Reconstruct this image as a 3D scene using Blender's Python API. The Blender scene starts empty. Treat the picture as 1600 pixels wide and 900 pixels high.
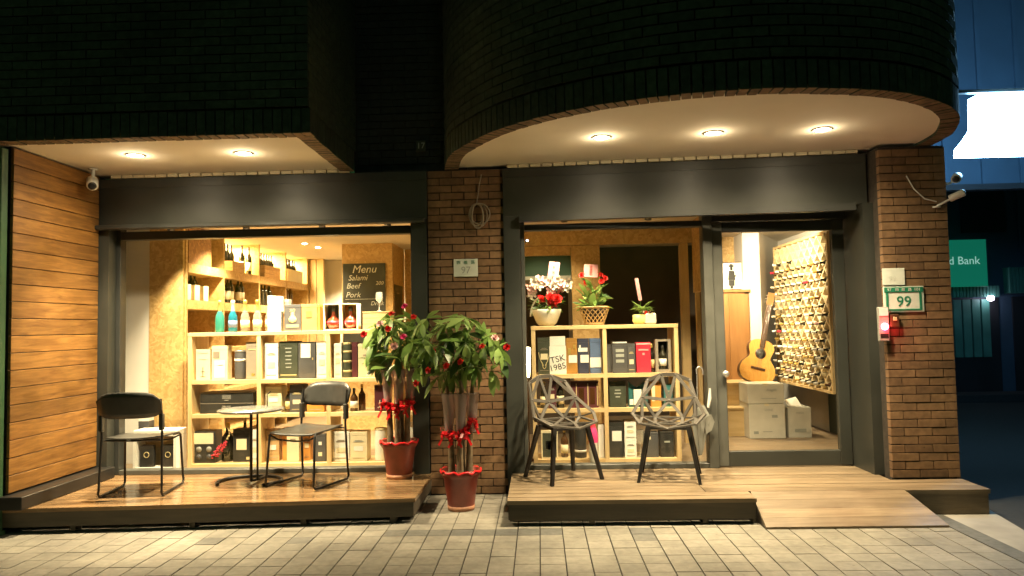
import bpy, math, random
from mathutils import Vector, Matrix, Euler
random.seed(7)
R = math.radians
SC = bpy.context.scene
COL = SC.collection

# ------------------------------------------------------------------ camera
YAW, PITCH, ROLL = R(2.0), R(3.0), R(1.1)
CAMH = 1.42
fw = Vector((-math.sin(YAW)*math.cos(PITCH), math.cos(YAW)*math.cos(PITCH), math.sin(PITCH)))
r0 = Vector((math.cos(YAW), math.sin(YAW), 0)); u0 = r0.cross(fw)
rt = math.cos(ROLL)*r0 - math.sin(ROLL)*u0
up = math.sin(ROLL)*r0 + math.cos(ROLL)*u0
cam_d = bpy.data.cameras.new("camera"); cam = bpy.data.objects.new("camera", cam_d); COL.objects.link(cam)
m = Matrix((rt, up, -fw)).transposed().to_4x4(); m.translation = (0, 0, CAMH)
cam.matrix_world = m
cam_d.sensor_width = 36; cam_d.lens = 36*1155/1600
cam_d.clip_start = .05; cam_d.clip_end = 500
SC.camera = cam

# ------------------------------------------------------------------ world, sky glow at night, faint moonlight
w = bpy.data.worlds.new("World"); SC.world = w; w.use_nodes = True
nt = w.node_tree; nt.nodes.clear()
sky = nt.nodes.new('ShaderNodeTexSky'); sky.sky_type = 'NISHITA'; sky.sun_disc = False
sky.sun_elevation = R(2); sky.sun_rotation = R(200); sky.air_density = 1.5; sky.dust_density = 3
tint = nt.nodes.new('ShaderNodeMix'); tint.data_type = 'RGBA'; tint.blend_type = 'MULTIPLY'; tint.inputs[0].default_value = 1
tint.inputs[7].default_value = (.24, 1.0, .58, 1)
bg = nt.nodes.new('ShaderNodeBackground'); bg.inputs[1].default_value = .017
out = nt.nodes.new('ShaderNodeOutputWorld')
nt.links.new(sky.outputs[0], tint.inputs[6]); nt.links.new(tint.outputs[2], bg.inputs[0]); nt.links.new(bg.outputs[0], out.inputs[0])
sd = bpy.data.lights.new("moonlight", 'SUN'); sd.energy = .02; sd.angle = R(2); sd.color = (.7, 1, .8)
so = bpy.data.objects.new("moonlight", sd); so.rotation_euler = (R(50), 0, R(20)); COL.objects.link(so)
SC.view_settings.view_transform = 'Standard'; SC.view_settings.look = 'None'
SC.view_settings.exposure = 1.1; SC.view_settings.gamma = 1
SC.render.engine = 'CYCLES'
SC.cycles.use_denoising = True
SC.cycles.max_bounces = 8; SC.cycles.diffuse_bounces = 4; SC.cycles.transparent_max_bounces = 16
SC.cycles.sample_clamp_indirect = 4
SC.cycles.caustics_reflective = False; SC.cycles.caustics_refractive = False

WARM = (1, .80, .46)
WARM2 = (1, .80, .49)
def lamp(name, kind, loc, energy, color=WARM, target=None, size=.05, angle=110, blend=.7, sy=None):
    d = bpy.data.lights.new(name, kind); d.energy = energy; d.color = color
    if kind == 'SPOT': d.spot_size = R(angle); d.spot_blend = blend; d.shadow_soft_size = size
    elif kind == 'POINT': d.shadow_soft_size = size
    elif kind == 'AREA':
        d.size = size
        if sy: d.shape = 'RECTANGLE'; d.size_y = sy
    o = bpy.data.objects.new(name, d); o.location = loc; COL.objects.link(o)
    dr = Vector(target) - Vector(loc) if target else Vector((0, 0, -1))
    o.rotation_euler = dr.to_track_quat('-Z', 'Y').to_euler()
    return o

# ------------------------------------------------------------------ materials
MATS = {}
def newmat(name):
    mt = bpy.data.materials.new(name); mt.use_nodes = True; MATS[name] = mt
    n = mt.node_tree; b = n.nodes['Principled BSDF']
    return mt, n, b
def N(n, t, **k):
    x = n.nodes.new(t)
    for a, v in k.items(): setattr(x, a, v)
    return x
def coords(n, scale=(1, 1, 1), rot=(0, 0, 0), obj=True):
    tc = N(n, 'ShaderNodeTexCoord'); mp = N(n, 'ShaderNodeMapping')
    mp.inputs['Scale'].default_value = scale; mp.inputs['Rotation'].default_value = rot
    n.links.new(tc.outputs['Object'], mp.inputs[0])
    if obj:
        oi = N(n, 'ShaderNodeObjectInfo'); cx = N(n, 'ShaderNodeCombineXYZ'); ml = N(n, 'ShaderNodeMath', operation='MULTIPLY')
        ml.inputs[1].default_value = 37.0
        n.links.new(oi.outputs['Random'], ml.inputs[0])
        for i in range(3): n.links.new(ml.outputs[0], cx.inputs[i])
        n.links.new(cx.outputs[0], mp.inputs['Location'])
    return mp
def ramp(n, fac, stops):
    r = N(n, 'ShaderNodeValToRGB')
    el = r.color_ramp.elements
    while len(el) < len(stops): el.new(.5)
    for e, (p, c) in zip(el, stops): e.position = p; e.color = (*c, 1)
    n.links.new(fac, r.inputs[0]); return r
def bump(n, b, h, strength=.3, dist=.01):
    bp = N(n, 'ShaderNodeBump'); bp.inputs['Strength'].default_value = strength; bp.inputs['Distance'].default_value = dist
    n.links.new(h, bp.inputs['Height']); n.links.new(bp.outputs[0], b.inputs['Normal'])
def plain(name, col, rough=.5, metal=0, noise=.12, scale=8, bmp=.0, spec=.5, coat=0):
    mt, n, b = newmat(name)
    mp = coords(n)
    nz = N(n, 'ShaderNodeTexNoise'); nz.inputs['Scale'].default_value = scale; nz.inputs['Detail'].default_value = 6
    n.links.new(mp.outputs[0], nz.inputs[0])
    lo = tuple(c*(1-noise) for c in col); hi = tuple(min(1, c*(1+noise)) for c in col)
    r = ramp(n, nz.outputs['Fac'], [(.3, lo), (.7, hi)])
    n.links.new(r.outputs[0], b.inputs['Base Color'])
    b.inputs['Roughness'].default_value = rough; b.inputs['Metallic'].default_value = metal
    b.inputs['Specular IOR Level'].default_value = spec; b.inputs['Coat Weight'].default_value = coat
    rr = N(n, 'ShaderNodeMapRange'); rr.inputs['To Min'].default_value = max(0, rough-.08); rr.inputs['To Max'].default_value = min(1, rough+.1)
    n.links.new(nz.outputs['Fac'], rr.inputs[0]); n.links.new(rr.outputs[0], b.inputs['Roughness'])
    if bmp: bump(n, b, nz.outputs['Fac'], bmp, .004)
    return mt
def wood(name, c1, c2, axis='X', rough=.5, scale=1.0, vary=.25, bmp=.15, wave=True):
    mt, n, b = newmat(name)
    s = {'X': (1.2, 14, 14), 'Y': (14, 1.2, 14), 'Z': (14, 14, 1.2)}[axis]
    mp = coords(n, tuple(a*scale for a in s))
    nz = N(n, 'ShaderNodeTexNoise'); nz.inputs['Scale'].default_value = 1.6; nz.inputs['Detail'].default_value = 8; nz.inputs['Distortion'].default_value = .9; nz.inputs['Roughness'].default_value = .62
    n.links.new(mp.outputs[0], nz.inputs[0])
    r = ramp(n, nz.outputs['Fac'], [(.3, c1), (.5, tuple((a+b_)/2 for a, b_ in zip(c1, c2))), (.68, c2)])
    oi = N(n, 'ShaderNodeObjectInfo'); mr = N(n, 'ShaderNodeMapRange'); mr.inputs['To Min'].default_value = 1-vary; mr.inputs['To Max'].default_value = 1+vary*.4
    n.links.new(oi.outputs['Random'], mr.inputs[0])
    hv = N(n, 'ShaderNodeHueSaturation'); n.links.new(mr.outputs[0], hv.inputs['Value']); n.links.new(r.outputs[0], hv.inputs['Color'])
    ge = N(n, 'ShaderNodeNewGeometry'); n2 = N(n, 'ShaderNodeTexNoise'); n2.inputs['Scale'].default_value = 2.3; n2.inputs['Detail'].default_value = 6; n2.inputs['Roughness'].default_value = .7
    n.links.new(ge.outputs['Position'], n2.inputs[0])
    m2 = N(n, 'ShaderNodeMapRange'); m2.inputs[1].default_value = .32; m2.inputs[2].default_value = .68; m2.inputs['To Min'].default_value = 1-vary*.9; m2.inputs['To Max'].default_value = 1+vary*.5
    n.links.new(n2.outputs['Fac'], m2.inputs[0])
    h2 = N(n, 'ShaderNodeHueSaturation'); n.links.new(m2.outputs[0], h2.inputs['Value']); n.links.new(hv.outputs[0], h2.inputs['Color'])
    n.links.new(h2.outputs[0], b.inputs['Base Color'])
    m4 = N(n, 'ShaderNodeMapRange'); m4.inputs[1].default_value = .3; m4.inputs[2].default_value = .7; m4.inputs['To Min'].default_value = rough*.75; m4.inputs['To Max'].default_value = min(1, rough*1.5)
    n.links.new(n2.outputs['Fac'], m4.inputs[0]); n.links.new(m4.outputs[0], b.inputs['Roughness'])
    if bmp: bump(n, b, nz.outputs['Fac'], bmp, .003)
    return mt
def brickmat(name, cols, rough=.8, vary=.45):
    mt, n, b = newmat(name)
    oi = N(n, 'ShaderNodeObjectInfo')
    mp = coords(n, (1, 1, 1))
    nz = N(n, 'ShaderNodeTexNoise'); nz.inputs['Scale'].default_value = 22; nz.inputs['Detail'].default_value = 7
    n.links.new(mp.outputs[0], nz.inputs[0])
    r = ramp(n, oi.outputs['Random'], [(i/(len(cols)-1), c) for i, c in enumerate(cols)])
    hv = N(n, 'ShaderNodeHueSaturation'); mr = N(n, 'ShaderNodeMapRange'); mr.inputs[1].default_value = .25; mr.inputs[2].default_value = .75
    mr.inputs['To Min'].default_value = 1-vary; mr.inputs['To Max'].default_value = 1+vary*.6
    n.links.new(nz.outputs['Fac'], mr.inputs[0]); n.links.new(mr.outputs[0], hv.inputs['Value']); n.links.new(r.outputs[0], hv.inputs['Color'])
    ge = N(n, 'ShaderNodeNewGeometry'); n2 = N(n, 'ShaderNodeTexNoise'); n2.inputs['Scale'].default_value = 1.7; n2.inputs['Detail'].default_value = 5; n2.inputs['Roughness'].default_value = .65
    n.links.new(ge.outputs['Position'], n2.inputs[0])
    m2 = N(n, 'ShaderNodeMapRange'); m2.inputs[1].default_value = .3; m2.inputs[2].default_value = .7; m2.inputs['To Min'].default_value = .62; m2.inputs['To Max'].default_value = 1.18
    n.links.new(n2.outputs['Fac'], m2.inputs[0])
    n3 = N(n, 'ShaderNodeTexVoronoi'); n3.inputs['Scale'].default_value = 9; n3.inputs['Randomness'].default_value = 1; n.links.new(ge.outputs['Position'], n3.inputs[0])
    m3 = N(n, 'ShaderNodeMapRange'); m3.inputs[1].default_value = .03; m3.inputs[2].default_value = .10; m3.inputs['To Min'].default_value = .6; m3.inputs['To Max'].default_value = 1; n.links.new(n3.outputs['Distance'], m3.inputs[0])
    mu = N(n, 'ShaderNodeMath', operation='MULTIPLY'); n.links.new(m2.outputs[0], mu.inputs[0]); n.links.new(m3.outputs[0], mu.inputs[1])
    h2 = N(n, 'ShaderNodeHueSaturation'); n.links.new(mu.outputs[0], h2.inputs['Value']); n.links.new(hv.outputs[0], h2.inputs['Color'])
    n.links.new(h2.outputs[0], b.inputs['Base Color']); b.inputs['Roughness'].default_value = rough
    bump(n, b, nz.outputs['Fac'], .5, .004)
    return mt
def emit(name, col, s, base=(.8, .8, .8)):
    mt, n, b = newmat(name)
    b.inputs['Base Color'].default_value = (*base, 1); b.inputs['Emission Color'].default_value = (*col, 1); b.inputs['Emission Strength'].default_value = s
    return mt
def glassy(name, tintc=(1, 1, 1), rough=.0, refl=1.45, alpha=None):
    mt, n, b = newmat(name); n.nodes.remove(b)
    o = [x for x in n.nodes if x.type == 'OUTPUT_MATERIAL'][0]
    t = N(n, 'ShaderNodeBsdfTransparent'); t.inputs[0].default_value = (*tintc, 1)
    g = N(n, 'ShaderNodeBsdfGlossy'); g.inputs['Roughness'].default_value = rough
    lw = N(n, 'ShaderNodeLayerWeight'); lw.inputs[0].default_value = .5
    pw = N(n, 'ShaderNodeMath', operation='POWER'); pw.inputs[1].default_value = 5; n.links.new(lw.outputs['Facing'], pw.inputs[0])
    f0 = ((refl-1)/(refl+1))**2
    fr = N(n, 'ShaderNodeMath', operation='MULTIPLY_ADD'); fr.inputs[1].default_value = 1-f0; fr.inputs[2].default_value = f0; n.links.new(pw.outputs[0], fr.inputs[0])
    mx = N(n, 'ShaderNodeMixShader'); n.links.new(fr.outputs[0], mx.inputs[0]); n.links.new(t.outputs[0], mx.inputs[1]); n.links.new(g.outputs[0], mx.inputs[2])
    last = mx
    if alpha:
        d = N(n, 'ShaderNodeBsdfDiffuse'); d.inputs[0].default_value = (*tintc, 1)
        m2 = N(n, 'ShaderNodeMixShader'); m2.inputs[0].default_value = alpha
        n.links.new(mx.outputs[0], m2.inputs[1]); n.links.new(d.outputs[0], m2.inputs[2]); last = m2
    n.links.new(last.outputs[0], o.inputs[0])
    return mt
def osbmat(name, c1, c2, c3):
    mt, n, b = newmat(name)
    mp = coords(n, (1, 1, 1), obj=False)
    nz = N(n, 'ShaderNodeTexNoise'); nz.inputs['Scale'].default_value = 6
    n.links.new(mp.outputs[0], nz.inputs[0])
    ad = N(n, 'ShaderNodeMix', data_type='VECTOR'); ad.inputs[0].default_value = .12
    n.links.new(mp.outputs[0], ad.inputs[4]); n.links.new(nz.outputs['Color'], ad.inputs[5])
    vo = N(n, 'ShaderNodeTexVoronoi'); vo.inputs['Scale'].default_value = 44
    n.links.new(ad.outputs[1], vo.inputs[0])
    sp = N(n, 'ShaderNodeSeparateColor'); n.links.new(vo.outputs['Color'], sp.inputs[0])
    r = ramp(n, sp.outputs[0], [(0, c1), (.5, c2), (1, c3)])
    n.links.new(r.outputs[0], b.inputs['Base Color']); b.inputs['Roughness'].default_value = .55
    bump(n, b, sp.outputs[1], .15, .002)
    return mt

plain('dark_paint', (.038, .041, .035), .42, noise=.18, scale=3, bmp=.05)
plain('dark_frame', (.035, .037, .034), .38, noise=.2, scale=5)
plain('frame_grey', (.085, .087, .075), .4, noise=.15, scale=6)
plain('black_metal', (.018, .017, .016), .35, noise=.2, scale=12)
plain('chair_plastic', (.04, .04, .036), .33, noise=.15, scale=14, bmp=.05)
plain('white_plaster', (.62, .60, .56), .85, noise=.07, scale=2.5, bmp=.12)
plain('soffit_plaster', (.78, .72, .62), .9, noise=.06, scale=1.5, bmp=.1)
plain('ceiling_plaster', (.6, .55, .46), .9, noise=.05, scale=2)
plain('mortar', (.048, .038, .028), .95, noise=.3, scale=20, bmp=.4)
plain('mortar_light', (.12, .10, .08), .95, noise=.3, scale=20, bmp=.4)
brickmat('brick_brown', [(.22, .122, .058), (.27, .155, .074), (.19, .108, .053), (.30, .175, .084), (.24, .137, .066)], vary=.28)
brickmat('brick_dark', [(.042, .068, .045), (.056, .088, .058), (.036, .057, .04), (.05, .078, .05)])  # dim greenish night light put into the brick colour
brickmat('brick_recess_shade', [(.03, .035, .028), (.04, .045, .035), (.025, .03, .025)])  # shade of the recess put into a darker brick colour
brickmat('brick_underlit', [(.18, .12, .065), (.22, .145, .08), (.15, .10, .055)])  # warm light from below put into the underside colour
brickmat('paver', [(.235, .22, .18), (.255, .24, .195), (.225, .21, .17), (.275, .255, .21), (.245, .23, .187)], rough=.7, vary=.2)
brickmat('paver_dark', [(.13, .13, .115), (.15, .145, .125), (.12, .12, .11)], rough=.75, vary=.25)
plain('paver_joint', (.022, .02, .018), .95, noise=.3, scale=18, bmp=.3)
plain('concrete', (.33, .31, .27), .85, noise=.25, scale=3, bmp=.3)
plain('asphalt', (.03, .032, .032), .8, noise=.3, scale=30, bmp=.5)
wood('plank_orange', (.15, .062, .012), (.36, .18, .044), 'Y', .45, 1.5, .28)
wood('deck_wood', (.17, .122, .072), (.30, .225, .14), 'X', .42, .9, .22)
wood('deck_gloss', (.19, .108, .05), (.36, .235, .12), 'X', .14, .9, .2)
wood('deck_fascia', (.055, .045, .032), (.10, .08, .055), 'X', .5, .8, .2)
wood('pine', (.55, .38, .17), (.70, .53, .29), 'X', .45, .7, .1, .06)
wood('pine_upright', (.55, .38, .17), (.70, .53, .29), 'Z', .45, .7, .1, .06)
wood('pale_pine', (.68, .55, .33), (.80, .68, .46), 'Z', .5, .7, .08, .04)
wood('wine_crate_wood', (.46, .28, .12), (.62, .43, .22), 'X', .5, 1.3, .25)
wood('cabinet_wood', (.24, .11, .035), (.34, .17, .06), 'Z', .4, .5, .1)
wood('guitar_top', (.62, .30, .07), (.75, .42, .12), 'Z', .22, 2.0, .02, .03)
wood('dark_wood', (.06, .028, .014), (.11, .055, .028), 'Z', .3, 1, .1)
wood('interior_floor', (.20, .14, .085), (.30, .225, .15), 'X', .4, .5, .1)
osbmat('osb', (.40, .25, .09), (.49, .32, .125), (.57, .39, .17))
osbmat('osb_dark', (.22, .10, .035), (.30, .15, .05), (.38, .2, .08))
glassy('window_glass', (.98, .985, .97))
glassy('tinted_glass', (.55, .55, .5))
glassy('clear_glass', (.93, .93, .88), refl=1.6, alpha=.12)
glassy('teal_glass', (.05, .30, .25), refl=1.6, alpha=.55)
glassy('blue_glass', (.02, .20, .30), refl=1.6, alpha=.55)
glassy('plastic_wrap', (.80, .68, .66), rough=.25, refl=1.5, alpha=.30)
glassy('pale_wrap', (.85, .86, .8), rough=.2, refl=1.5, alpha=.55)
plain('dark_bottle', (.022, .02, .012), .12, noise=.3, spec=.7)
plain('brown_bottle', (.07, .03, .01), .12, noise=.3, spec=.7)
plain('red_bottle', (.20, .03, .012), .1, noise=.2, spec=.8)
plain('gold_foil', (.72, .52, .16), .3, metal=.6, noise=.1)
plain('gold_print', (.60, .50, .26), .5, noise=.1)
plain('silver', (.62, .62, .6), .25, metal=.8)
plain('white_paper', (.80, .79, .74), .6, noise=.04)
plain('cream_paper', (.72, .64, .44), .6, noise=.06)
plain('carton', (.62, .60, .53), .8, noise=.08)
plain('black_card', (.028, .028, .026), .4, noise=.2)
plain('dark_green_card', (.05, .058, .04), .45, noise=.2)
plain('charcoal_card', (.075, .075, .08), .5, noise=.15)
plain('taupe_card', (.26, .225, .18), .5, noise=.1)
plain('navy_card', (.035, .04, .075), .45)
plain('blue_card', (.10, .15, .28), .45)
plain('teal_card', (.03, .14, .15), .45)
plain('amber_card', (.38, .20, .05), .4)
plain('red_card', (.62, .03, .06), .45)
plain('orange_card', (.60, .27, .06), .45)
plain('plum_card', (.09, .02, .03), .45)
plain('gold_card', (.38, .28, .13), .35, metal=.2)
plain('purple_card', (.10, .09, .22), .5)
plain('pink_paper', (.70, .33, .33), .6)
plain('red_ink', (.55, .12, .10), .5)
plain('ink', (.02, .02, .02), .6)
plain('grey_ink', (.35, .37, .34), .6)
plain('chalk', (.55, .55, .48), .9, noise=.4, scale=60)
plain('chalkboard', (.035, .036, .028), .7, noise=.35, scale=6)
plain('green_board', (.035, .075, .055), .35, noise=.25, scale=3)
plain('dark_wall', (.075, .055, .038), .75, noise=.25, scale=3)
plain('teal_wall', (.05, .075, .062), .6, noise=.3, scale=2, bmp=.1)
plain('shell_metal', (.115, .105, .09), .36, metal=.25, noise=.1, scale=20)
plain('chair_leg_black', (.012, .010, .009), .4)
plain('table_metal', (.34, .35, .33), .22, metal=.7, noise=.15, scale=20)
plain('terracotta', (.22, .042, .024), .38, noise=.25, scale=9, bmp=.08, coat=.25)
plain('terracotta_pale', (.42, .20, .11), .6, noise=.3, scale=14)
plain('soil', (.03, .02, .013), 1, noise=.4, scale=40, bmp=.6)
plain('bark', (.17, .125, .07), .8, noise=.35, scale=22, bmp=.5)
plain('ribbon', (.72, .012, .02), .3, noise=.1, spec=.6)
plain('flower_red', (.72, .02, .02), .5)
plain('flower_magenta', (.72, .05, .22), .5)
plain('flower_pale', (.78, .50, .48), .6)
plain('flower_white', (.8, .72, .62), .6)
plain('ceramic_white', (.72, .70, .60), .25, spec=.6)
plain('yellow_ceramic', (.66, .62, .25), .3)
plain('wicker', (.46, .30, .13), .6, noise=.3, scale=40, bmp=.4)
plain('cable', (.34, .29, .22), .6)
plain('sign_white', (.66, .70, .62), .45)
plain('sign_green', (.02, .20, .11), .4)
plain('camera_white', (.62, .62, .58), .4)
plain('grey_plastic', (.28, .28, .25), .5)
plain('umbrella_cloth', (.22, .22, .19), .5)
plain('neighbour_wall', (.045, .085, .13), .8, noise=.12, scale=2, bmp=.1)  # blue glow of the lightbox put into the wall colour
plain('neighbour_dark', (.02, .022, .026), .6, noise=.2, scale=2)
plain('green_shutter', (.07, .24, .19), .5, noise=.2, scale=3)
plain('post_green', (.04, .10, .045), .45)
emit('lamp_disc', (1, .86, .62), 45)
emit('led_strip', (1, .80, .42), 22)
emit('glow_shade', (1, .84, .50), 7)
emit('lightbox_face', (.30, .64, 1), 24)
emit('red_led', (1, .03, .06), 30)
emit('bank_sign', (.01, .34, .20), .15, base=(.02, .2, .12))
emit('bank_letters', (.45, .85, .7), .25)
emit('street_lamp_glow', (.9, .8, 1), 12)
def leafmat(name, c1, c2):
    mt, n, b = newmat(name)
    oi = N(n, 'ShaderNodeObjectInfo')
    r = ramp(n, oi.outputs['Random'], [(0, c1), (1, c2)])
    n.links.new(r.outputs[0], b.inputs['Base Color']); b.inputs['Roughness'].default_value = .38
    o = [x for x in n.nodes if x.type == 'OUTPUT_MATERIAL'][0]
    tr = N(n, 'ShaderNodeBsdfTranslucent'); n.links.new(r.outputs[0], tr.inputs[0])
    mx = N(n, 'ShaderNodeMixShader'); mx.inputs[0].default_value = .3
    n.links.new(b.outputs[0], mx.inputs[1]); n.links.new(tr.outputs[0], mx.inputs[2]); n.links.new(mx.outputs[0], o.inputs[0])
leafmat('leaf_green', (.10, .19, .035), (.20, .32, .08))
leafmat('leaf_bright', (.16, .28, .06), (.30, .42, .13))
leafmat('leaf_dark', (.03, .07, .02), (.07, .13, .035))

# ------------------------------------------------------------------ mesh builder
class MB:
    def __init__(s): s.v = []; s.f = []; s.m = []; s.sm = []
    def add(s, vs, fs, mi=0, smooth=False, M=None):
        b = len(s.v)
        for p in vs:
            p = Vector(p)
            if M is not None: p = M @ p
            s.v.append(tuple(p))
        for f in fs: s.f.append(tuple(b+i for i in f)); s.m.append(mi); s.sm.append(smooth)
        return s
    def box(s, x0, x1, y0, y1, z0, z1, mi=0, M=None, bev=0):
        if bev:
            b = bev
            vs = []; idx = {}
            for ix, sx in ((0, -1), (1, 1)):
                for iy, sy in ((0, -1), (1, 1)):
                    for iz, sz in ((0, -1), (1, 1)):
                        X = (x0, x1)[ix]; Y = (y0, y1)[iy]; Z = (z0, z1)[iz]
                        for a in range(3):
                            p = [X-sx*b, Y-sy*b, Z-sz*b]; p[a] = (X, Y, Z)[a]
                            idx[(ix, iy, iz, a)] = len(vs); vs.append(p)
            fs = []
            for a in range(3):
                o1, o2 = [k for k in range(3) if k != a]
                for e in (0, 1):
                    q = []
                    for (p1, p2) in ((0, 0), (1, 0), (1, 1), (0, 1)):
                        k = [0, 0, 0]; k[a] = e; k[o1] = p1; k[o2] = p2; q.append(idx[(*k, a)])
                    fs.append(q)
            for a in range(3):      # edges along axis a
                o1, o2 = [k for k in range(3) if k != a]
                for e1 in (0, 1):
                    for e2 in (0, 1):
                        q = []
                        for (e, face) in ((0, o1), (1, o1), (1, o2), (0, o2)):
                            k = [0, 0, 0]; k[a] = e; k[o1] = e1; k[o2] = e2; q.append(idx[(*k, face)])
                        fs.append(q)
            for ix in (0, 1):
                for iy in (0, 1):
                    for iz in (0, 1): fs.append([idx[(ix, iy, iz, a)] for a in range(3)])
            return s.add(vs, fs, mi, False, M)
        vs = [(x0, y0, z0), (x1, y0, z0), (x1, y1, z0), (x0, y1, z0), (x0, y0, z1), (x1, y0, z1), (x1, y1, z1), (x0, y1, z1)]
        return s.add(vs, [(3, 2, 1, 0), (4, 5, 6, 7), (0, 1, 5, 4), (1, 2, 6, 5), (2, 3, 7, 6), (3, 0, 4, 7)], mi, False, M)
    def prism(s, poly, z0, z1, mi=0, M=None):
        n = len(poly)
        vs = [(x, y, z0) for x, y in poly]+[(x, y, z1) for x, y in poly]
        fs = [tuple(range(n-1, -1, -1)), tuple(range(n, 2*n))]+[(i, (i+1) % n, n+(i+1) % n, n+i) for i in range(n)]
        return s.add(vs, fs, mi, False, M)
    def lathe(s, prof, seg=14, mi=0, M=None, smooth=True, off=(0, 0, 0)):
        vs = []; fs = []
        for r, z in prof:
            for k in range(seg):
                a = 2*math.pi*k/seg; vs.append((off[0]+r*math.cos(a), off[1]+r*math.sin(a), off[2]+z))
        for i in range(len(prof)-1):
            for k in range(seg):
                k2 = (k+1) % seg
                fs.append((i*seg+k, i*seg+k2, (i+1)*seg+k2, (i+1)*seg+k))
        s.add(vs, fs, mi, smooth, M)
        if prof[0][0] > 1e-4: s.add(vs[:seg], [tuple(range(seg-1, -1, -1))], mi, False, M)
        if prof[-1][0] > 1e-4: s.add(vs[-seg:], [tuple(range(seg))], mi, False, M)
        return s
    def tube(s, pts, r, seg=8, mi=0, M=None, closed=False):
        pts = [Vector(p) for p in pts]; n = len(pts); vs = []; fs = []
        rr = r if isinstance(r, (list, tuple)) else [r]*n
        pn = None
        for i, p in enumerate(pts):
            a = pts[i-1] if i > 0 else (pts[-1] if closed else p); b = pts[i+1] if i < n-1 else (pts[0] if closed else p)
            d = (b-a).normalized()
            if pn is None: pn = d.orthogonal().normalized()
            else:
                pn = (pn - d*pn.dot(d))
                pn = pn.normalized() if pn.length > 1e-6 else d.orthogonal().normalized()
            bn = d.cross(pn)
            for k in range(seg):
                t = 2*math.pi*k/seg; vs.append(p+(pn*math.cos(t)+bn*math.sin(t))*rr[i])
        m_ = n if closed else n-1
        for i in range(m_):
            j = (i+1) % n
            for k in range(seg):
                k2 = (k+1) % seg; fs.append((i*seg+k, i*seg+k2, j*seg+k2, j*seg+k))
        s.add(vs, fs, mi, True, M)
        if not closed:
            s.add(vs[:seg], [tuple(range(seg-1, -1, -1))], mi, False, M); s.add(vs[-seg:], [tuple(range(seg))], mi, False, M)
        return s
    def bar(s, a, b, w, t, nrm, mi=0, M=None):   # flat strut a->b, width w, thickness t along nrm
        a = Vector(a); b = Vector(b); d = (b-a).normalized(); nn = Vector(nrm); nn = (nn-d*nn.dot(d)).normalized(); q = d.cross(nn)
        vs = []
        for p in (a, b):
            for i, j in ((-1, -1), (1, -1), (1, 1), (-1, 1)): vs.append(p+q*i*w/2+nn*j*t/2)
        return s.add(vs, [(3, 2, 1, 0), (4, 5, 6, 7), (0, 1, 5, 4), (1, 2, 6, 5), (2, 3, 7, 6), (3, 0, 4, 7)], mi, False, M)
    def mesh(s, name, mats, off=(0, 0, 0)):
        me = bpy.data.meshes.new(name)
        o = Vector(off)
        me.from_pydata([tuple(Vector(p)-o) for p in s.v], [], s.f)
        for x in (mats if isinstance(mats, (list, tuple)) else [mats]): me.materials.append(MATS[x])
        me.polygons.foreach_set('material_index', s.m); me.polygons.foreach_set('use_smooth', s.sm)
        me.update()
        return me
    def build(s, name, mats, parent=None, local=False):
        """world coordinates unless local; a parentless object gets its origin at its base"""
        if parent is not None:
            off = (0, 0, 0) if local else wloc(parent)
            o = bpy.data.objects.new(name, s.mesh(name, mats, off)); COL.objects.link(o); o.parent = parent
        else:
            xs = [p[0] for p in s.v]; ys = [p[1] for p in s.v]; zs = [p[2] for p in s.v]
            off = ((min(xs)+max(xs))/2, (min(ys)+max(ys))/2, min(zs))
            o = bpy.data.objects.new(name, s.mesh(name, mats, off)); COL.objects.link(o); o.location = off
        return o
def wloc(o):
    v = Vector(o.location)
    while o.parent: o = o.parent; v = v+Vector(o.location)
    return v
def tag(o, label=None, cat=None, group=None, kind=None):
    if label: o['label'] = label
    if cat: o['category'] = cat
    if group: o['group'] = group
    if kind: o['kind'] = kind
    return o
def thing(name, label, cat, loc, rz=0, group=None):
    o = bpy.data.objects.new(name, None); COL.objects.link(o); o.location = loc; o.rotation_euler = (0, 0, rz); o.empty_display_size = .1
    return tag(o, label, cat, group)
def inst(name, me, parent, loc, rot=(0, 0, 0), sc=None):
    o = bpy.data.objects.new(name, me); COL.objects.link(o); o.parent = parent; o.location = loc; o.rotation_euler = rot
    if sc: o.scale = sc
    return o
def copy_tree(o, loc, rz=None, label=None, group=None):
    c = o.copy(); COL.objects.link(c); c.location = loc
    if rz is not None: c.rotation_euler = (0, 0, rz)
    if label: c['label'] = label
    if group: c['group'] = group
    def rec(a, b):
        for ch in a.children:
            d = ch.copy(); COL.objects.link(d); d.parent = b; rec(ch, d)
    rec(o, c)
    return c
def text_part(name, txt, size, mat, parent, loc, rot=(math.pi/2, 0, 0), align='CENTER', extrude=.0006, shear=0, bold=0):
    cu = bpy.data.curves.new('lettering', 'FONT'); cu.body = txt; cu.size = size; cu.align_x = align; cu.align_y = 'CENTER'; cu.extrude = extrude; cu.shear = shear; cu.offset = bold; cu.resolution_u = 3
    t = bpy.data.objects.new('lettering', cu); COL.objects.link(t)
    dg = bpy.context.evaluated_depsgraph_get()
    me = bpy.data.meshes.new_from_object(t.evaluated_get(dg)); bpy.data.objects.remove(t)
    me.materials.clear(); me.materials.append(MATS[mat])
    o = bpy.data.objects.new(name, me); COL.objects.link(o); o.rotation_euler = rot
    o.parent = parent; o.location = loc
    return o

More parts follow.
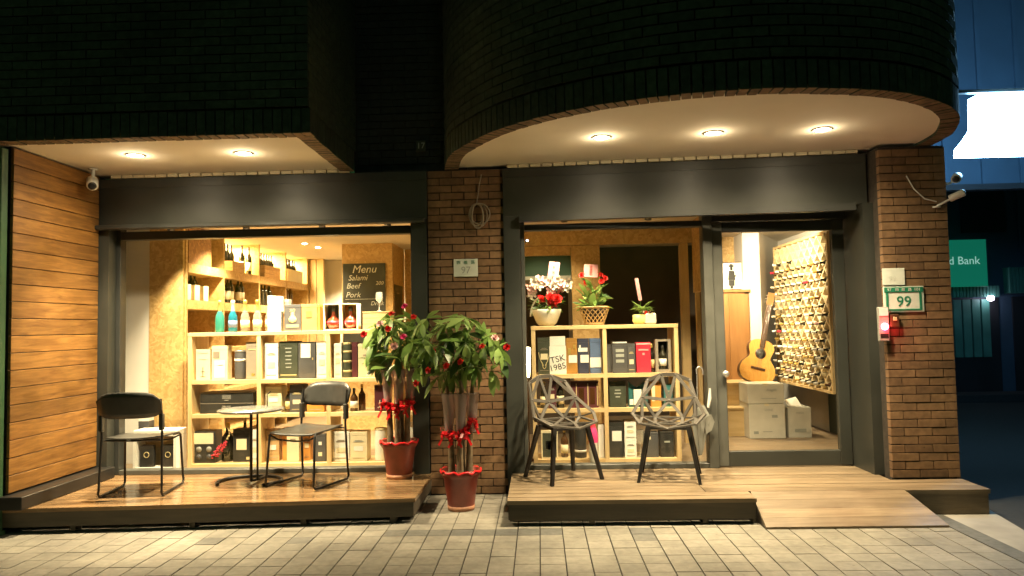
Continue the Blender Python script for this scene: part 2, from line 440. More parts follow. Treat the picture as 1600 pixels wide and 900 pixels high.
# ================================================================== GROUND
g = MB().box(-30, 40, -12, 45, -.35, -.03); tag(g.build('ground', 'asphalt'), kind='structure')
pav = MB().prism([(-7, 2), (2.77, 2), (2.77, 5.9), (2.9, 6.6), (-7, 6.6)], -.3, -.008).build('pavement', 'paver_joint'); tag(pav, kind='structure')
P = .155
def tile_mesh(nm, mat, w_=P, h=.03):
    return MB().box(-w_/2+.0034, w_/2-.0034, -w_/2+.0018, w_/2-.0018, -h, 0, bev=.0015).mesh(nm, mat)
tm = tile_mesh('paving_tile', 'paver'); tmd = tile_mesh('paving_tile_dark', 'paver_dark')
po = wloc(pav); far = MB(); cnt = 0
tiles = []
X0 = 2.77 - P*64
for i in range(64):
    for j in range(27):
        x = X0+P*(i+.5); y = 6.36-P*(j+.5)
        tiles.append((x, y))
def vis(x, y):
    if y > 5.36 and not (-.95 < x < -.22): return 0
    if y < 4.12: return 0
    return 1 if abs(x+.05) < .74*y else 0
shown = [t for t in tiles if vis(*t)]
rest = [t for t in tiles if not vis(*t)]
shown.sort(key=lambda t: t[1]); parts = shown[:298]; rest += shown[298:]
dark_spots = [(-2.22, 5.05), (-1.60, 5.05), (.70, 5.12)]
for x, y in parts:
    dk = any(abs(x-a) < P*.5 and abs(y-b) < P*.5 for a, b in dark_spots) or (abs(y-5.14) < .075 and -1.1 < x < .2)  # dark tiles, plus a row of them painting a shadow band
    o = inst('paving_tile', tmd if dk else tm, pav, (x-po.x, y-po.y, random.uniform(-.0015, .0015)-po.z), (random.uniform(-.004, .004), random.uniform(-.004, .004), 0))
for x, y in rest:
    dk = (abs(y-5.14) < .075 and -1.1 < x < .2)  # same shadow band, painted with darker tiles
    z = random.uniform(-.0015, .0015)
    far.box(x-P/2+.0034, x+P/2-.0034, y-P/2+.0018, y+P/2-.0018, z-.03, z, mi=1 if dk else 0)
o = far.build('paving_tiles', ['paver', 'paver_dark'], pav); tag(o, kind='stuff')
tag(MB().box(2.775, 2.895, 2, 5.95, -.3, .002).build('kerb_stripe', 'paver_dark'), kind='structure')
tag(MB().prism([(2.90, 2), (3.28, 2), (3.2, 5.1), (3.32, 5.75), (3.34, 7.5), (2.90, 7.5)], -.3, 0).build('kerb', 'concrete'), kind='structure')
tag(MB().box(3.36, 30, 13, 13.6, -.3, .1).build('far_kerb', 'asphalt'), kind='structure')

# ================================================================== BRICKWORK
bm = {}
def brick_mesh(l, d, h, mat):
    k = (l, d, h, mat)
    if k not in bm: bm[k] = MB().box(-l/2, l/2, -d/2, d/2, -h/2, h/2, bev=.0012).mesh('brick', mat)
    return bm[k]
def brick_panel(parent, x0, x1, z0, z1, yf, mat, L=.215, H=.065, j=.0075, limit=300, other=None, holes=()):
    """running bond on a wall facing -Y"""
    pl = wloc(parent); n = 0; row = 0; z = z0
    while z+H <= z1+.01:
        x = x0-(L/2 if row % 2 else 0)
        while x < x1-.01:
            a = max(x, x0); b = min(x+L, x1)
            if b-a > .03:
                l = round(b-a-j, 3)
                yo = random.uniform(-.002, .002)
                if n < limit:
                    inst('brick', brick_mesh(l, .05, H-j, mat), parent, ((a+b)/2-pl.x, yf+.025+yo-pl.y, z+H/2-pl.z)); n += 1
                elif other is not None: other.box(a+j/2, b-j/2, yf+yo, yf+.05, z+j/2, z+H-j/2)
            x += L
        z += H; row += 1
    return n
# middle pillar
pil = thing('brick_pillar', 'brown brick pillar between the two shop windows carrying the coiled cable', 'pillar', (-.61, 6.5, 0))
MB().box(-.95, -.285, 6.395, 6.75, 0, 2.80).build('mortar', 'mortar', pil)
brick_panel(pil, -.95, -.285, 0, 2.79, 6.38, 'brick_brown')
# right pillar
pir = thing('brick_pillar', 'brown brick corner pillar at the right end with the green house number', 'pillar', (3.0, 6.2, .1))
MB().box(2.745, 3.255, 5.965, 6.75, -.1, 2.80).build('mortar', 'mortar', pir)
brick_panel(pir, 2.74, 3.265, .18, 2.80, 5.95, 'brick_brown')
sb = MB()
row = 0; z = .0
while z < 2.75:
    y = 5.95-(.1 if row % 2 else 0)
    while y < 6.7:
        a = max(y, 5.96); b = min(y+.215, 6.75)
        if b-a > .03: sb.box(3.24, 3.268, a+.005, b-.005, z+.005, z+.06)
        y += .215
    z += .065; row += 1
tag(sb.build('side_bricks', 'brick_brown', pir), kind='stuff')

# left upper storey
upl = thing('brick_upper_storey', 'dark brick upper storey jutting out over the left window, straight corner', 'upper storey', (-3.6, 5.7, 2.8))
MB().prism([(-6.5, 5.075), (-1.605, 5.075), (-1.605, 6.5), (-6.5, 6.5)], 2.9, 6.0).build('mortar', 'mortar', upl)
oth = MB()
UL = wloc(upl)
def soldiers(parent, path, mat, z0=2.80, h=.18, pitch=.068, d=.12, side=1, limit=300):
    """upright bricks along a plan path; the path is the outer face, bricks reach inwards"""
    pl = wloc(parent); me = brick_mesh(pitch-.010, d, h-.006, mat); pts = [Vector((a, b, 0)) for a, b in path]
    me = me.copy(); me.materials.clear(); me.materials.append(MATS['brick_dark']); me.materials.append(MATS[mat]); me.polygons[4].material_index = 1  # bottom face coloured as lit from below, other faces as dim
    tot = 0; n = 0; nxt = pitch/2
    for a, b in zip(pts, pts[1:]):
        L = (b-a).length; t = (b-a).normalized(); nn = Vector((t.y, -t.x, 0))*-side
        while nxt <= tot+L and n < limit:
            p = a+t*(nxt-tot)+nn*(d/2)
            inst('soldier_brick', me, parent, (p.x-pl.x, p.y-pl.y, z0+h/2-pl.z+random.uniform(-.002, .002)), (0, 0, math.atan2(t.y, t.x)))
            n += 1; nxt += pitch
        tot += L
soldiers(upl, [(-4.35, 5.05), (-1.58, 5.05)], 'brick_underlit')
soldiers(upl, [(-1.58, 5.06), (-1.58, 6.38)], 'brick_underlit')
brick_panel(upl, -4.25, -1.58, 2.99, 4.0, 5.05, 'brick_dark', other=oth)
# rest of the brick faces of the left storey
def joined_face(oth, a, b, z0, z1, L=.215, H=.065):
    a = Vector((*a, 0)); b = Vector((*b, 0)); t = (b-a).normalized(); Ls = (b-a).length
    M = Matrix.Translation(a) @ Matrix.Rotation(math.atan2(t.y, t.x), 4, 'Z')
    row = 0; z = z0
    while z < z1:
        x = -(L/2 if row % 2 else 0)
        while x < Ls:
            p = max(x, 0); q = min(x+L, Ls)
            if q-p > .03: oth.box(p+.004, q-.004, 0, .04, z+.004, z+H-.004, M=M)
            x += L
        z += H; row += 1
joined_face(oth, (-1.58, 5.06), (-1.58, 6.42), 2.99, 4.6)
joined_face(oth, (-4.25, 5.05), (-1.58, 5.05), 2.99+.065*16, 4.8)
joined_face(oth, (-6.5, 5.05), (-4.25, 5.05), 2.86, 4.8)
tag(oth.build('more_bricks', 'brick_dark', upl), kind='stuff')
MB().prism([(-6.5, 5.16), (-1.69, 5.16), (-1.69, 6.5), (-6.5, 6.5)], 2.825, 2.89).build('soffit', 'soffit_plaster', upl)

# recess between the storeys
rec = thing('brick_recess_wall', 'dark recessed brick wall between the two jutting upper storeys', 'wall', (-1.15, 6.5, 2.8))
MB().box(-1.6, -.6, 6.43, 6.6, 2.80, 6.0).build('mortar', 'mortar', rec)
oth = MB(); joined_face(oth, (-1.57, 6.41), (-.66, 6.41), 2.80, 5.0); tag(oth.build('bricks', 'brick_recess_shade', rec), kind='stuff')
t = thing('wall_plaque', 'tiny faint metal plaque high in the dark recess between the storeys', 'plaque', (-1.0, 6.39, 3.02))
MB().box(-.045, .045, -.006, 0, -.05, .05, bev=.003).build('plate', 'dark_frame', t, local=True)
text_part('lettering', '17', .075, 'grey_ink', t, (0, -.0075, 0))

# right curved upper storey
def smooth(pts, n=8):
    res = []
    P_ = [Vector((*p, 0)) for p in pts]
    for i in range(len(P_)-1):
        a = P_[max(i-1, 0)]; b = P_[i]; c = P_[i+1]; d = P_[min(i+2, len(P_)-1)]
        for k in range(n):
            t = k/n
            res.append(.5*((2*b)+(c-a)*t+(2*a-5*b+4*c-d)*t*t+(3*b-a-3*c+d)*t**3))
    res.append(P_[-1]); return [(p.x, p.y) for p in res]
OUT = smooth([(-.80, 6.42), (-.68, 5.84), (-.42, 5.34), (-.17, 5.02), (.14, 4.76), (.52, 4.55), (.94, 4.42), (1.40, 4.37), (1.82, 4.41), (2.22, 4.52), (2.58, 4.74), (2.87, 5.04), (3.06, 5.40), (3.16, 5.75), (3.18, 6.5)])
def offset(path, d):
    res = []
    for i, p in enumerate(path):
        a = Vector(path[max(i-1, 0)]); b = Vector(path[min(i+1, len(path)-1)]); t = (b-a).normalized(); res.append((p[0]-t.y*d, p[1]+t.x*d))
    return res
upr = thing('brick_upper_storey', 'dark brick upper storey with a rounded front over the right window', 'upper storey', (1.3, 5.5, 2.8))
# shell: offset the outline inwards
MB().prism(offset(OUT, .03)+[(3.2, 6.6), (-.7, 6.6)], 2.90, 6.0).build('mortar', 'mortar', upr)
MB().prism(offset(OUT, .115)+[(3.1, 6.6), (-.6, 6.6)], 2.825, 2.89).build('soffit', 'soffit_plaster', upr)
soldiers(upr, OUT, 'brick_underlit', side=1, limit=120)
def along(path, s):
    tot = 0
    for a, b in zip(path, path[1:]):
        a = Vector(a); b = Vector(b); L = (b-a).length
        if tot+L >= s: t = (b-a)/L; return a+t*(s-tot), t
        tot += L
    return b, t
total = sum((Vector(b)-Vector(a)).length for a, b in zip(OUT, OUT[1:]))
ur = wloc(upr); oth = MB(); n = 0; me = brick_mesh(.206, .05, .056, 'brick_dark')
cand = []
for row_ in range(32):
    z = 2.99+.065*(row_+.5); s = .1 if row_ % 2 else .2
    while s < total-.1:
        cand.append((row_, s, z)); s += .215
for row_, s, z in cand:
    p, t = along(OUT, s); nn = Vector((-t.y, t.x)); c = p+nn*.025; a = math.atan2(t.y, t.x)
    if n < 300 and row_ < 12 and c.y < 6.0 and s > .9:
        inst('brick', me, upr, (c.x-ur.x, c.y-ur.y, z-ur.z), (0, 0, a)); n += 1
    else:
        oth.box(-.103, .103, -.025, .025, -.028, .028, M=Matrix.Translation((c.x, c.y, z)) @ Matrix.Rotation(a, 4, 'Z'))
tag(oth.build('more_bricks', 'brick_dark', upr), kind='stuff')

# wall left of the timber side wall
t = thing('brick_side_wall', 'dark wall at the left edge behind the green post', 'wall', (-5.2, 5.5, 0))
MB().box(-6.5, -3.97, 5.32, 6.6, 0, 2.82).build('mortar', 'mortar', t)
oth = MB(); joined_face(oth, (-6.5, 5.30), (-3.98, 5.30), 0, 2.8); tag(oth.build('bricks', 'brick_dark', t), kind='stuff')
p_ = thing('corner_post', 'thin dark green post at the left edge beside the orange planks', 'post', (-3.91, 5.22, 0))
MB().box(-3.95, -3.875, 5.18, 5.255, 0, 2.80, bev=.006).build('shaft', 'post_green', p_)
MB().box(-3.97, -3.86, 5.165, 5.27, 0, .03, bev=.004).build('foot_plate', 'post_green', p_)

# ================================================================== TIMBER SIDE WALL
tw = thing('plank_side_wall', 'orange timber side wall of horizontal planks left of the window', 'wall', (-3.9, 5.75, .18))
MB().box(-3.96, -3.872, 5.27, 6.5, .18, 2.82).build('backing', 'black_metal', tw)
MB().box(-3.87, -3.70, 5.20, 6.36, .182, .275, bev=.004).build('skirting', 'black_metal', tw)
n = 20; z0 = .285; H = (2.815-z0)/n
twl = wloc(tw)
plm = MB().box(-.012, .012, -.53, .53, -H/2+.003, H/2-.003, bev=.002).mesh('plank', 'plank_orange')
for i in range(n):
    inst('plank', plm, tw, (-3.858-twl.x+random.uniform(-.001, .001), 5.80-twl.y, z0+H*(i+.5)-twl.z))

# ================================================================== DECKS
def deck(name, label, front, back, x0, x1, nb, mat, z=.18, th=.028, glossfrom=None):
    """front/back: (y at x0, y at x1)"""
    d = thing(name, label, 'deck', ((x0+x1)/2, (front[0]+back[0])/2, 0))
    for k in range(nb):
        a = k/nb; b = (k+1)/nb
        ya0 = front[0]+(back[0]-front[0])*a; ya1 = front[1]+(back[1]-front[1])*a
        yb0 = front[0]+(back[0]-front[0])*b; yb1 = front[1]+(back[1]-front[1])*b
        seg = [(0, 1)] if k % 2 else [(0, .55), (.55, 1)]
        if k % 3 == 1: seg = [(0, .3), (.3, 1)]
        for s0, s1 in seg:
            g_ = .0036
            xa = x0+(x1-x0)*s0+(g_ if s0 else 0); xb = x0+(x1-x0)*s1
            L = lambda y0, y1, s: y0+(y1-y0)*s
            zz = z+random.uniform(-.001, .001)
            MB().prism([(xa, L(ya0, ya1, s0)+g_), (xb, L(ya0, ya1, s1)+g_), (xb, L(yb0, yb1, s1)-g_), (xa, L(yb0, yb1, s0)-g_)], zz-th, zz).build('deck_board', mat, d)
    return d
dl = deck('timber_deck', 'low timber deck under the left window carrying black chairs', (5.235, 5.45), (6.47, 6.47), -4.0, -.93, 10, 'deck_gloss')
MB().prism([(-4.0, 5.255), (-.945, 5.468), (-.945, 5.50), (-4.0, 5.285)], .045, .150).build('fascia', 'deck_fascia', dl)
MB().box(-.975, -.945, 5.50, 6.4, .045, .150).build('side_fascia', 'deck_fascia', dl)
MB().box(-4.0, -.96, 5.6, 6.45, .02, .145).build('frame', 'black_metal', dl)
for x in (-3.4, -2.55, -1.75, -1.1):
    yb = 5.26+(x+4)*.07
    MB().box(x-.02, x+.02, yb+.012, yb+.09, -.008, .05).build('foot', 'deck_fascia', dl)
# right deck
dr = thing('timber_deck', 'low timber deck with a ramp under the right window and glass door', 'deck', (1.2, 5.9, 0))
Y0 = 5.33; nb = 10; bw = (6.47-Y0)/nb
for k in range(nb):
    ya = Y0+bw*k+.0036; yb = Y0+bw*(k+1)-.0036
    if yb < 5.60: segs = [(-.25, 1.51)]
    elif yb < 5.96: segs = [(-.25, 1.2), (1.205, 3.24)]
    else: segs = [(-.25, .8), (.805, 2.70)]
    if k == 7: segs = [(-.25, 2.70)]
    for xa, xb in segs:
        zz = .18+random.uniform(-.001, .001)
        MB().box(xa, xb, ya, yb, zz-.028, zz).build('deck_board', 'deck_wood', dr)
MB().box(2.64, 3.24, 5.535, 5.60, .15, .18).build('deck_board', 'deck_wood', dr)
MB().box(-.235, 1.50, 5.345, 5.375, .035, .150).build('fascia', 'deck_fascia', dr)
MB().box(1.485, 1.515, 5.376, 5.60, .0, .150).build('side_fascia', 'deck_fascia', dr)
MB().box(-.245, -.215, 5.376, 6.4, .035, .150).build('side_fascia', 'deck_fascia', dr)
MB().box(2.66, 3.23, 5.545, 5.575, .0, .150).build('step_fascia', 'deck_wood', dr)
MB().box(3.20, 3.23, 5.576, 5.95, .0, .150).build('step_fascia', 'deck_wood', dr)
MB().box(-.20, 3.19, 5.62, 6.44, .0, .148).build('frame', 'black_metal', dr)
for x in (.35, 1.15): MB().box(x-.02, x+.02, 5.352, 5.42, -.008, .04).build('foot', 'deck_fascia', dr)
# ramp boards (sloping)
for k in range(4):
    a, b = k/4, (k+1)/4
    ya, yb = 5.20+(5.558-5.20)*a+.002, 5.20+(5.558-5.20)*b-.002
    za, zb = .016+(.180-.016)*a, .016+(.180-.016)*b
    xr0, xr1 = 2.76+(2.64-2.76)*a, 2.76+(2.64-2.76)*b
    vs = [(1.53, ya, za-.02), (xr0, ya, za-.02), (xr1, yb, zb-.02), (1.53, yb, zb-.02), (1.53, ya, za), (xr0, ya, za), (xr1, yb, zb), (1.53, yb, zb)]
    MB().add(vs, [(3, 2, 1, 0), (4, 5, 6, 7), (0, 1, 5, 4), (1, 2, 6, 5), (2, 3, 7, 6), (3, 0, 4, 7)]).build('ramp_board', 'deck_wood', dr)
MB().add([(1.53, 5.22, 0), (2.74, 5.22, 0), (2.64, 5.55, 0), (1.53, 5.55, 0), (2.64, 5.55, .15), (1.53, 5.55, .15)],
         [(3, 2, 1, 0), (0, 1, 4, 5), (1, 2, 4), (0, 5, 3), (2, 3, 5, 4)]).build('ramp_frame', 'deck_fascia', dr)

# ================================================================== SHOPFRONTS
wl = thing('shop_window', 'wide left shop window in a dark frame showing the menu board', 'window', (-2.4, 6.5, .18))
MB().box(-3.87, -.95, 6.35, 6.62, 2.375, 2.79).build('header', 'dark_paint', wl)
MB().box(-3.87, -.95, 6.343, 6.349, 2.712, 2.788).build('header_cap', 'dark_paint', wl)
MB().box(-3.86, -.96, 6.27, 6.36, 2.335, 2.372, bev=.006).build('lip', 'dark_frame', wl)
MB().box(-3.87, -3.765, 6.345, 6.62, .18, 2.374).build('jamb', 'dark_paint', wl)
MB().box(-1.085, -.955, 6.345, 6.62, .0, 2.374).build('jamb', 'dark_paint', wl)
MB().box(-3.764, -3.725, 6.46, 6.56, .18, 2.374, bev=.004).build('frame_upright', 'dark_frame', wl)
MB().box(-1.115, -1.086, 6.46, 6.56, .18, 2.374, bev=.004).build('frame_upright', 'dark_frame', wl)
MB().box(-3.724, -1.116, 6.455, 6.56, .18, .222, bev=.004).build('frame_sill', 'frame_grey', wl)
MB().box(-3.724, -1.116, 6.46, 6.56, 2.262, 2.334, bev=.004).build('frame_head', 'dark_frame', wl)
MB().box(-3.73, -1.11, 6.505, 6.513, .215, 2.27).build('pane', 'window_glass', wl)
wr = thing('shop_window', 'right shop window in a dark frame behind the two lattice chairs', 'window', (.7, 6.5, .18))
MB().prism([(-.285, 6.35), (2.72, 6.13), (2.72, 6.62), (-.285, 6.62)], 2.375, 2.79).build('header', 'dark_paint', wr)
MB().prism([(-.285, 6.342), (2.72, 6.122), (2.72, 6.127), (-.285, 6.347)], 2.712, 2.788).build('header_cap', 'dark_paint', wr)
MB().prism([(-.15, 6.26), (2.60, 6.06), (2.60, 6.13), (-.15, 6.34)], 2.315, 2.372).build('lip', 'dark_frame', wr)
MB().box(-.285, -.145, 6.345, 6.62, .0, 2.374).build('jamb', 'dark_paint', wr)
MB().box(-.144, -.11, 6.46, 6.56, .18, 2.374, bev=.004).build('frame_upright', 'frame_grey', wr)
MB().box(1.44, 1.52, 6.44, 6.58, .18, 2.374, bev=.004).build('frame_upright', 'frame_grey', wr)
MB().box(-.109, 1.439, 6.455, 6.56, .18, .222, bev=.004).build('frame_sill', 'frame_grey', wr)
MB().box(-.109, 1.439, 6.46, 6.56, 2.262, 2.314, bev=.004).build('frame_head', 'dark_frame', wr)
MB().box(-.11, 1.44, 6.505, 6.513, .215, 2.27).build('pane', 'window_glass', wr)
dj = thing('door_surround', 'deep dark painted reveal beside the glass door against the right pillar', 'door surround', (2.7, 6.3, .18))
MB().box(2.665, 2.80, 6.09, 6.62, .18, 2.374).build('jamb', 'dark_paint', dj)
MB().box(1.521, 2.664, 6.44, 6.60, 2.30, 2.374).build('door_head', 'dark_frame', dj)
dd = thing('glass_door', 'dark framed glass door at the right with a round knob', 'door', (2.1, 6.5, .18))
st_ = MB().box(1.526, 1.612, 6.47, 6.53, .19, 2.296, bev=.004).build('stile', 'frame_grey', dd)
MB().box(2.556, 2.655, 6.47, 6.53, .19, 2.296, bev=.004).build('stile', 'dark_paint', dd)
MB().box(1.613, 2.555, 6.472, 6.528, .19, .315, bev=.004).build('bottom_rail', 'dark_paint', dd)
MB().box(1.613, 2.555, 6.472, 6.528, 2.205, 2.296, bev=.004).build('top_rail', 'dark_frame', dd)
MB().box(1.607, 2.56, 6.497, 6.503, .31, 2.21).build('pane', 'window_glass', dd)
kb = MB().lathe([(.0, 0), (.012, 0), (.012, .02), (.026, .028), (.03, .045), (.022, .058), (0, .06)], 14, M=Matrix.Translation((1.595, 6.47, .98)) @ Matrix.Rotation(math.pi/2, 4, 'X')).build('knob', 'silver', st_)
# pale mosaic trim over both headers
for nm, lab, xa, xb, ya, yb in (('tile_trim', 'thin pale strip of trim tiles over the left header', -3.75, -1.62, 6.34, 6.34), ('tile_trim', 'thin pale strip of trim tiles over the right header', -.25, 2.66, 6.335, 6.12)):
    t = thing(nm, lab, 'trim', ((xa+xb)/2, ya, 2.79))
    k = int(abs(xb-xa)/.098)
    for i in range(k):
        x = xa+(xb-xa)*(i+.5)/k; y = ya+(yb-ya)*(i+.5)/k
        MB().box(x-.045, x+.045, y-.008, y+.03, 2.794, 2.820+random.uniform(0, .004), bev=.002).build('tile', 'cream_paper', t)

# ------------------------------------------------------------------ house plates and small wall things
t = thing('house_plate', 'faded pale house number plate 97 on the middle brick pillar', 'house number', (-.62, 6.375, 1.86))
MB().box(-.105, .105, -.006, 0, 0, .155, bev=.003).build('plate', 'sign_white', t, local=True)
for i, ch in enumerate('四維路'): text_part('lettering', ch, .036, 'sign_green', t, (-.062+.062*i, -.0072, .122))
text_part('lettering', '97', .085, 'grey_ink', t, (0, -.0072, .055))
t = thing('house_plate', 'faded blank pale plate above the green number 99', 'house number', (2.815, 5.945, 1.69))
MB().box(-.088, .088, -.005, 0, 0, .135, bev=.003).build('plate', 'sign_white', t, local=True)
text_part('lettering', '99', .06, 'sign_white', t, (-.01, -.0062, .05))
t = thing('house_plate', 'green framed house number plate 99 on the right pillar', 'house number', (2.885, 5.945, 1.475))
MB().box(-.158, .158, -.006, 0, 0, .205, bev=.004).build('plate', 'sign_white', t, local=True)
MB().box(-.15, .15, -.010, -.0062, .158, .198, bev=.001).build('name_band', 'sign_green', t, local=True)
f = MB()
f.box(-.138, -.120, -.009, -.0062, .014, .157); f.box(.120, .138, -.009, -.0062, .014, .157); f.box(-.119, .119, -.009, -.0062, .014, .026)
f.build('border', 'sign_green', t, local=True)
text_part('lettering', '99', .115, 'sign_green', t, (0, -.0075, .082), bold=.001)
text_part('lettering', '97', .034, 'sign_white', t, (-.112, -.0112, .178))
text_part('lettering', '101', .034, 'sign_white', t, (.105, -.0112, .178))
for i, ch in enumerate('四維路'): text_part('lettering', ch, .028, 'sign_white', t, (-.052+.05*i, -.0112, .178))
t = thing('doorbell', 'narrow intercom with glowing red light beside the door reveal', 'intercom', (2.71, 5.94, 1.25))
MB().box(-.042, .042, -.03, 0, 0, .27, bev=.006).build('body', 'grey_plastic', t, local=True)
MB().box(-.034, .034, -.033, -.0302, .20, .262).build('label_plate', 'white_paper', t, local=True)
MB().lathe([(0, 0), (.02, 0), (.02, .004), (.012, .01), (0, .012)], 14, M=Matrix.Translation((.004, -.0303, .115)) @ Matrix.Rotation(math.pi/2, 4, 'X') @ Matrix.Scale(1.4, 4)).build('red_light', 'red_led', t, local=True)
MB().box(-.03, .03, -.0325, -.0302, .03, .06).build('speaker_grille', 'black_metal', t, local=True)
lamp('red_glow', 'POINT', (2.715, 5.885, 1.365), 1.3, (1, .04, .06), size=.02)
t = thing('wall_switch', 'small dark switch box right of the red intercom', 'switch', (2.80, 5.94, 1.36))
MB().box(-.036, .036, -.02, 0, 0, .10, bev=.004).build('case', 'dark_wood', t, local=True)
MB().box(-.014, .014, -.026, -.0202, .05, .08, bev=.002).build('switch_key', 'gold_print', t, local=True)
# coiled cable on the middle pillar
t = thing('coiled_cable', 'loop of thin grey cable hanging on the middle pillar', 'cable', (-.5, 6.36, 2.3))
MB().tube([(-.47, 6.37, 2.75), (-.49, 6.366, 2.66), (-.50, 6.366, 2.58), (-.515, 6.36, 2.50)], .005, 6).build('drop', 'cable', t)
for k, (a_, b_, cx, cz) in enumerate([(.075, .105, -.50, 2.39), (.06, .095, -.52, 2.395), (.085, .09, -.485, 2.40), (.05, .11, -.505, 2.38)]):
    MB().tube([(cx+a_*math.cos(q*math.pi/9), 6.355-.008*k, cz+b_*math.sin(q*math.pi/9)) for q in range(18)], .0055, 6, closed=True).build('coil', 'cable', t)
# cctv cameras
def cctv(label, loc, rz, bodydir, mount, scale=1, name='security_camera'):
    t = thing(name, label, 'camera', loc, rz)
    S = Matrix.Scale(scale, 4)
    MB().tube(mount, .012*scale, 8).build('bracket', 'camera_white', t, local=True)
    d = Vector(bodydir).normalized(); q = d.to_track_quat('Z', 'Y').to_matrix().to_4x4()
    Mx = Matrix.Translation(mount[-1]) @ q @ S
    MB().lathe([(0, -.06), (.032, -.06), (.036, -.05), (.036, .07), (.032, .08), (0, .08)], 16, M=Mx).build('housing', 'camera_white', t, local=True)
    hs_ = [o for o in bpy.data.objects if o.parent == t and o.name.startswith('housing')][0]
    MB().lathe([(.026, .081), (.026, .086), (.012, .088), (0, .088)], 14, M=Mx).build('lens', 'black_metal', hs_, local=True)
    MB().lathe([(0, 0), (.035, 0), (.035, .012), (0, .012)], 14, M=Matrix.Translation(mount[0]) @ Matrix.Translation((0, 0, -.012))).build('base', 'camera_white', t, local=True)
    return t
cctv('small white security camera hanging from the left soffit', (-3.73, 6.05, 2.82), 0, (.5, -.8, -.45), [(0, 0, 0), (0, 0, -.06), (.0, -.01, -.12)], 1.25)
cctv('white security camera beside the blue lightbox, upper of two', (3.27, 5.99, 2.48), 0, (-.55, -.8, -.3), [(0, .04, .02), (.05, 0, .02), (.09, -.02, .06)], 1.0)
cctv('white security camera below the other on the right pillar corner', (3.2, 5.97, 2.32), 0, (.75, -.55, .35), [(-.02, -.01, -.01), (.03, -.06, .02), (.10, -.08, .06)], .8)
t = MB().tube([(2.95, 5.94, 2.56), (3.0, 5.93, 2.45), (3.08, 5.93, 2.37), (3.17, 5.93, 2.345)], .005, 6).build('camera_cable', 'camera_white'); tag(t, 'thin pale camera cable looping across the top of the right pillar', 'cable')

# ------------------------------------------------------------------ canopy downlights
DL = [(-3.14, 5.64), (-2.29, 5.67), (.50, 5.49), (1.32, 5.45), (2.11, 5.44)]
DLAB = ['lit downlight in the left soffit nearest the plank wall', 'lit downlight in the left soffit nearer the recess', 'lit downlight in the curved soffit, leftmost of three', 'lit downlight in the curved soffit, middle of three', 'lit downlight in the curved soffit, rightmost of three']
def downlight(x, y, z, label, group, r=.060, disc='lamp_disc'):
    t = thing('downlight', label, 'ceiling light', (x, y, z), group=group)
    MB().lathe([(r-.006, -.001), (r-.004, -.007), (r+.012, -.006), (r+.014, 0)], 24).build('trim_ring', 'camera_white', t, local=True)
    MB().lathe([(0, -.012), (r*.5, -.010), (r-.008, -.003), (r-.008, -.001), (0, -.001)], 20).build('lamp_face', disc, t, local=True)
    return t
for (x, y), l in zip(DL, DLAB):
    downlight(x, y, 2.824, l, 'downlights under the two canopies')
    lamp('downlight_halo', 'POINT', (x, y, 2.772), 1.3, WARM2, size=.012)  # extra lamp, added to make a halo on the soffit
    lamp('downlight_beam', 'SPOT', (x, y, 2.80), 70, WARM2, size=.05, angle=155, blend=.9)
    lamp('downlight_core', 'SPOT', (x, y, 2.795), 95 if x > 2 else 260 if x < 0 else 160, WARM2, target=(x, y+.55, .2), size=.045, angle=88, blend=.75)

# ================================================================== INTERIOR ROOM
CE = 2.49
rm = thing('shop_room', 'warm lit shop interior with chipboard walls and low ceiling', 'room', (-.2, 8.6, .15))
MB().box(-4.3, 3.6, 6.62, 12.5, .08, .18).build('floor', 'interior_floor', rm)
MB().box(-4.3, 3.6, 6.62, 12.5, CE, 2.70).build('ceiling', 'ceiling_plaster', rm)
MB().box(-4.3, -4.15, 6.62, 7.05, .18, CE).build('side_wall', 'white_plaster', rm)
MB().box(-4.15, -3.765, 7.03, 7.06, .18, CE).build('white_wall', 'white_plaster', rm)
MB().box(-3.76, -3.43, 7.02, 7.06, .18, CE).build('chipboard_column', 'osb', rm)
MB().box(-4.0, -3.86, 7.06, 11.2, .18, CE).build('back_board', 'osb', rm)
MB().box(-4.2, -3.0, 11.2, 11.3, .18, CE).build('back_wall', 'white_plaster', rm)
MB().box(-3.0, 3.6, 11.2, 11.3, .18, CE).build('back_wall', 'white_plaster', rm)
for i in range(3):
    MB().box(-3.52+.11*i, -3.42+.11*i, 10.92, 11.0, .18, CE).build('wall_panel', 'pine_upright', rm)
# chipboard block with the menu board
MB().box(-2.43, -1.80, 9.1, 9.9, .18, CE).build('chipboard_block', 'osb', rm)
MB().box(-1.79, -.75, 9.9, 10.0, .18, CE).build('chipboard_wall', 'osb', rm)
MB().box(-.75, -.6, 7.9, 10.0, .18, CE).build('partition', 'osb', rm)
# niche in the block side
ni = MB().box(-1.798, -1.792, 9.2, 9.72, 1.25, 1.98).build('niche', 'black_metal', rm)
# left of the pillar behind brick
MB().box(-.95, -.2, 6.75, 6.8, .18, CE).build('pillar_lining', 'osb', rm)
